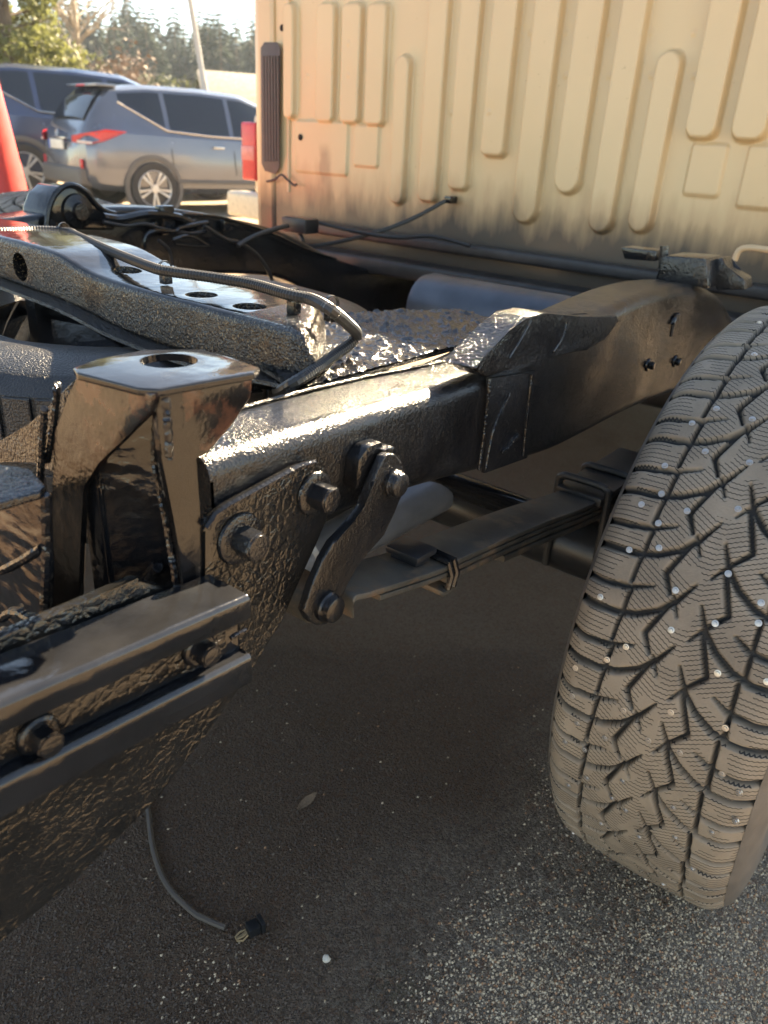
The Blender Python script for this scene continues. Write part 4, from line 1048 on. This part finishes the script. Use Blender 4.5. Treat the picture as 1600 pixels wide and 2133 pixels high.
for row, (dist, n, hb) in enumerate(((78, 25, 9.4), (86, 27, 10.4), (94, 27, 11.6), (104, 27, 13.2))):
    for k in range(n):
        az = math.radians(44 + (k + rf.uniform(-.35, .35)) * 23 / n); dd = dist + rf.uniform(-4, 4)
        spots.append((dd * math.cos(az), dd * math.sin(az), hb * rf.uniform(.78, 1.18), rf.randrange(5)))
for x, y, h_, k in spots:
    r = root('spruce_tree', (x, y, -.3), 'dark spruce standing in the forest edge beyond the car park', 'tree', 'spruces of the forest edge'); r.scale = (h_ * rf.uniform(.9, 1.35), h_ * rf.uniform(.9, 1.35), h_)
    r.rotation_euler = (0, 0, rf.uniform(0, 6))
    link('crown', sm[k], r, False); link('trunk', trunk_me, r, False)
def cloud(bm, c, rad, n, s, rg, flat=.6):
    c = Vector(c)
    for _ in range(n):
        while True:
            p = Vector((rg.uniform(-1, 1), rg.uniform(-1, 1), rg.uniform(-1, 1)))
            if .25 < p.length < 1: break
        p = Vector((p.x * rad[0], p.y * rad[1], p.z * rad[2])) + c
        d = Vector((rg.gauss(0, 1), rg.gauss(0, 1), rg.gauss(0, flat))).normalized(); e = d.orthogonal(); e.rotate(Matrix.Rotation(rg.uniform(0, 6), 3, d)); q = s * rg.uniform(.6, 1.4)
        bm.faces.new([bm.verts.new(v) for v in (p - e * q * .3, p + d * q, p + e * q * .3)])
# big sunlit pine at the left edge
pp_ = UD(10, 60, 16); pr = root('pine_tree', (pp_.x, pp_.y, 0), 'bushy yellow green pine at the left edge above the SUV', 'tree')
bm = B(); rg = random.Random(9)
tube(bm, [(pp_.x, pp_.y, 0), (pp_.x, pp_.y, 3), (pp_.x + .1, pp_.y, 5.2)], [.16, .11, .03], 10)
for k in range(26):
    a = rg.uniform(0, 6.28); z = rg.uniform(.8, 4.8); L = 1.25 * (1 - (z - .8) / 5.2) + .2
    tube(bm, [(pp_.x, pp_.y, z), (pp_.x + L * math.cos(a), pp_.y + L * math.sin(a), z + .3)], [.03, .008], 5)
finish('trunk', bm, M['bark'], pr)
bm = B()
for k in range(70):
    a = rg.uniform(0, 6.28); z = rg.uniform(.7, 5.3); L = (1.15 * (1 - (z - .7) / 5.6) + .1) * rg.uniform(.5, 1.05)
    cloud(bm, (pp_.x + L * math.cos(a), pp_.y + L * math.sin(a), z), (.34, .34, .24), 210, .09, rg)
finish('crown', bm, M['pine'], pr, smooth=False)
# bare young tree
def branchy(bm, p, d, L, r, depth, rg):
    q = p + d * L; tube(bm, [p, p.lerp(q, .5) + Vector((rg.uniform(-1, 1), rg.uniform(-1, 1), 0)) * L * .05, q], [r, r * .8, r * .62], 5, False)
    if depth == 0: return
    for k in range(rg.choice((2, 3, 3))):
        e = (d + Vector((rg.gauss(0, .55), rg.gauss(0, .55), rg.gauss(.12, .3)))).normalized()
        branchy(bm, p.lerp(q, rg.uniform(.45, 1)), e, L * rg.uniform(.55, .8), r * .58, depth - 1, rg)
bt = UD(166, 150, 20); br = root('bare_tree', (bt.x, bt.y, 0), 'leafless young tree with thin pale trunk against the sky', 'tree')
bm = B(); rg = random.Random(21); ttop = UD(150, -60, 20)
tube(bm, [(bt.x, bt.y, 0), (bt.x, bt.y, bt.z), UD(158, 80, 20), ttop], [.11, .09, .075, .04], 8); finish('trunk', bm, M['birch'], br)
bm = B()
for k in range(22):
    t = rg.uniform(.1, 1.0); p = Vector((bt.x, bt.y, bt.z)).lerp(ttop, t); a = rg.uniform(0, 6.28)
    branchy(bm, p, Vector((math.cos(a), math.sin(a), rg.uniform(.5, 1.1))).normalized(), rg.uniform(.5, .95), .020, 3, rg)
finish('branches', bm, M['birch'], br)
# scrub and bare bushes below the wood
def bush(px, py, dist, wdt, hgt, label, mat, n, tw, seed, grp):
    rg = random.Random(seed); b0 = UD(px, py, dist); r = root('bush', (b0.x, b0.y, 0), label, 'bush', grp)
    bm = B()
    for k in range(tw):
        a = rg.uniform(0, 6.28); d = Vector((math.cos(a) * rg.uniform(.1, .9), math.sin(a) * rg.uniform(.1, .9), 1)).normalized()
        branchy(bm, Vector((b0.x + rg.uniform(-.3, .3) * wdt, b0.y + rg.uniform(-.3, .3) * wdt, 0)), d, hgt * rg.uniform(.35, .55), .018, 3, rg)
    finish('stems', bm, M['twig'], r)
    if n:
        bm = B()
        for k in range(26):
            cloud(bm, (b0.x + rg.uniform(-.75, .75) * wdt, b0.y + rg.uniform(-.75, .75) * wdt, hgt * rg.uniform(.15, .85)), (wdt * .33, wdt * .33, hgt * .2), n // 26, .11, rg)
        finish('crown', bm, M[mat], r, smooth=False)
G2 = 'bushes below the forest edge'
bush(125, 140, 19, 1.5, 2.3, 'tangled bare brown bush between the pine and the bare tree', 'twig', 1600, 22, 31, G2)
bush(215, 135, 21, 1.6, 2.7, 'tall reddish brown bare bush right of the leafless tree', 'twig', 2600, 26, 32, G2)
bush(265, 160, 24, 1.2, 2.4, 'dark green scrub bush below the spruces over the near SUV roof', 'spruce', 3200, 8, 33, G2)
bush(330, 160, 30, 1.6, 2.7, 'olive green bush above the middle of the near SUV roof', 'bushgreen', 3200, 8, 34, G2)
bush(385, 175, 33, 1.7, 2.6, 'low yellowish bush just left of the leaning pole', 'bushgreen', 3000, 8, 35, G2)
bush(480, 175, 44, 2.4, 3.2, 'wide dull green bush behind the shed roof', 'bushgreen', 3200, 8, 36, G2)
bush(20, 150, 22, 2.0, 2.6, 'shaded olive bush under the left pine', 'bushgreen', 3600, 8, 37, G2)

# ------------------------------------------------------------------ thin sunlit haze over the car park
bm = B(); box(bm, (-60, -60, -1.0), (150, 150, 26.0))
hm = bpy.data.materials.new('haze'); hm.use_nodes = True; hm.node_tree.nodes.clear()
pv = hm.node_tree.nodes.new('ShaderNodeVolumePrincipled'); ho = hm.node_tree.nodes.new('ShaderNodeOutputMaterial')
pv.inputs['Color'].default_value = (.72, .85, 1.0, 1); pv.inputs['Density'].default_value = .0005; pv.inputs['Anisotropy'].default_value = .35
hm.node_tree.links.new(pv.outputs[0], ho.inputs['Volume'])
tag(finish('haze', bm, hm, smooth=False), kind='stuff')
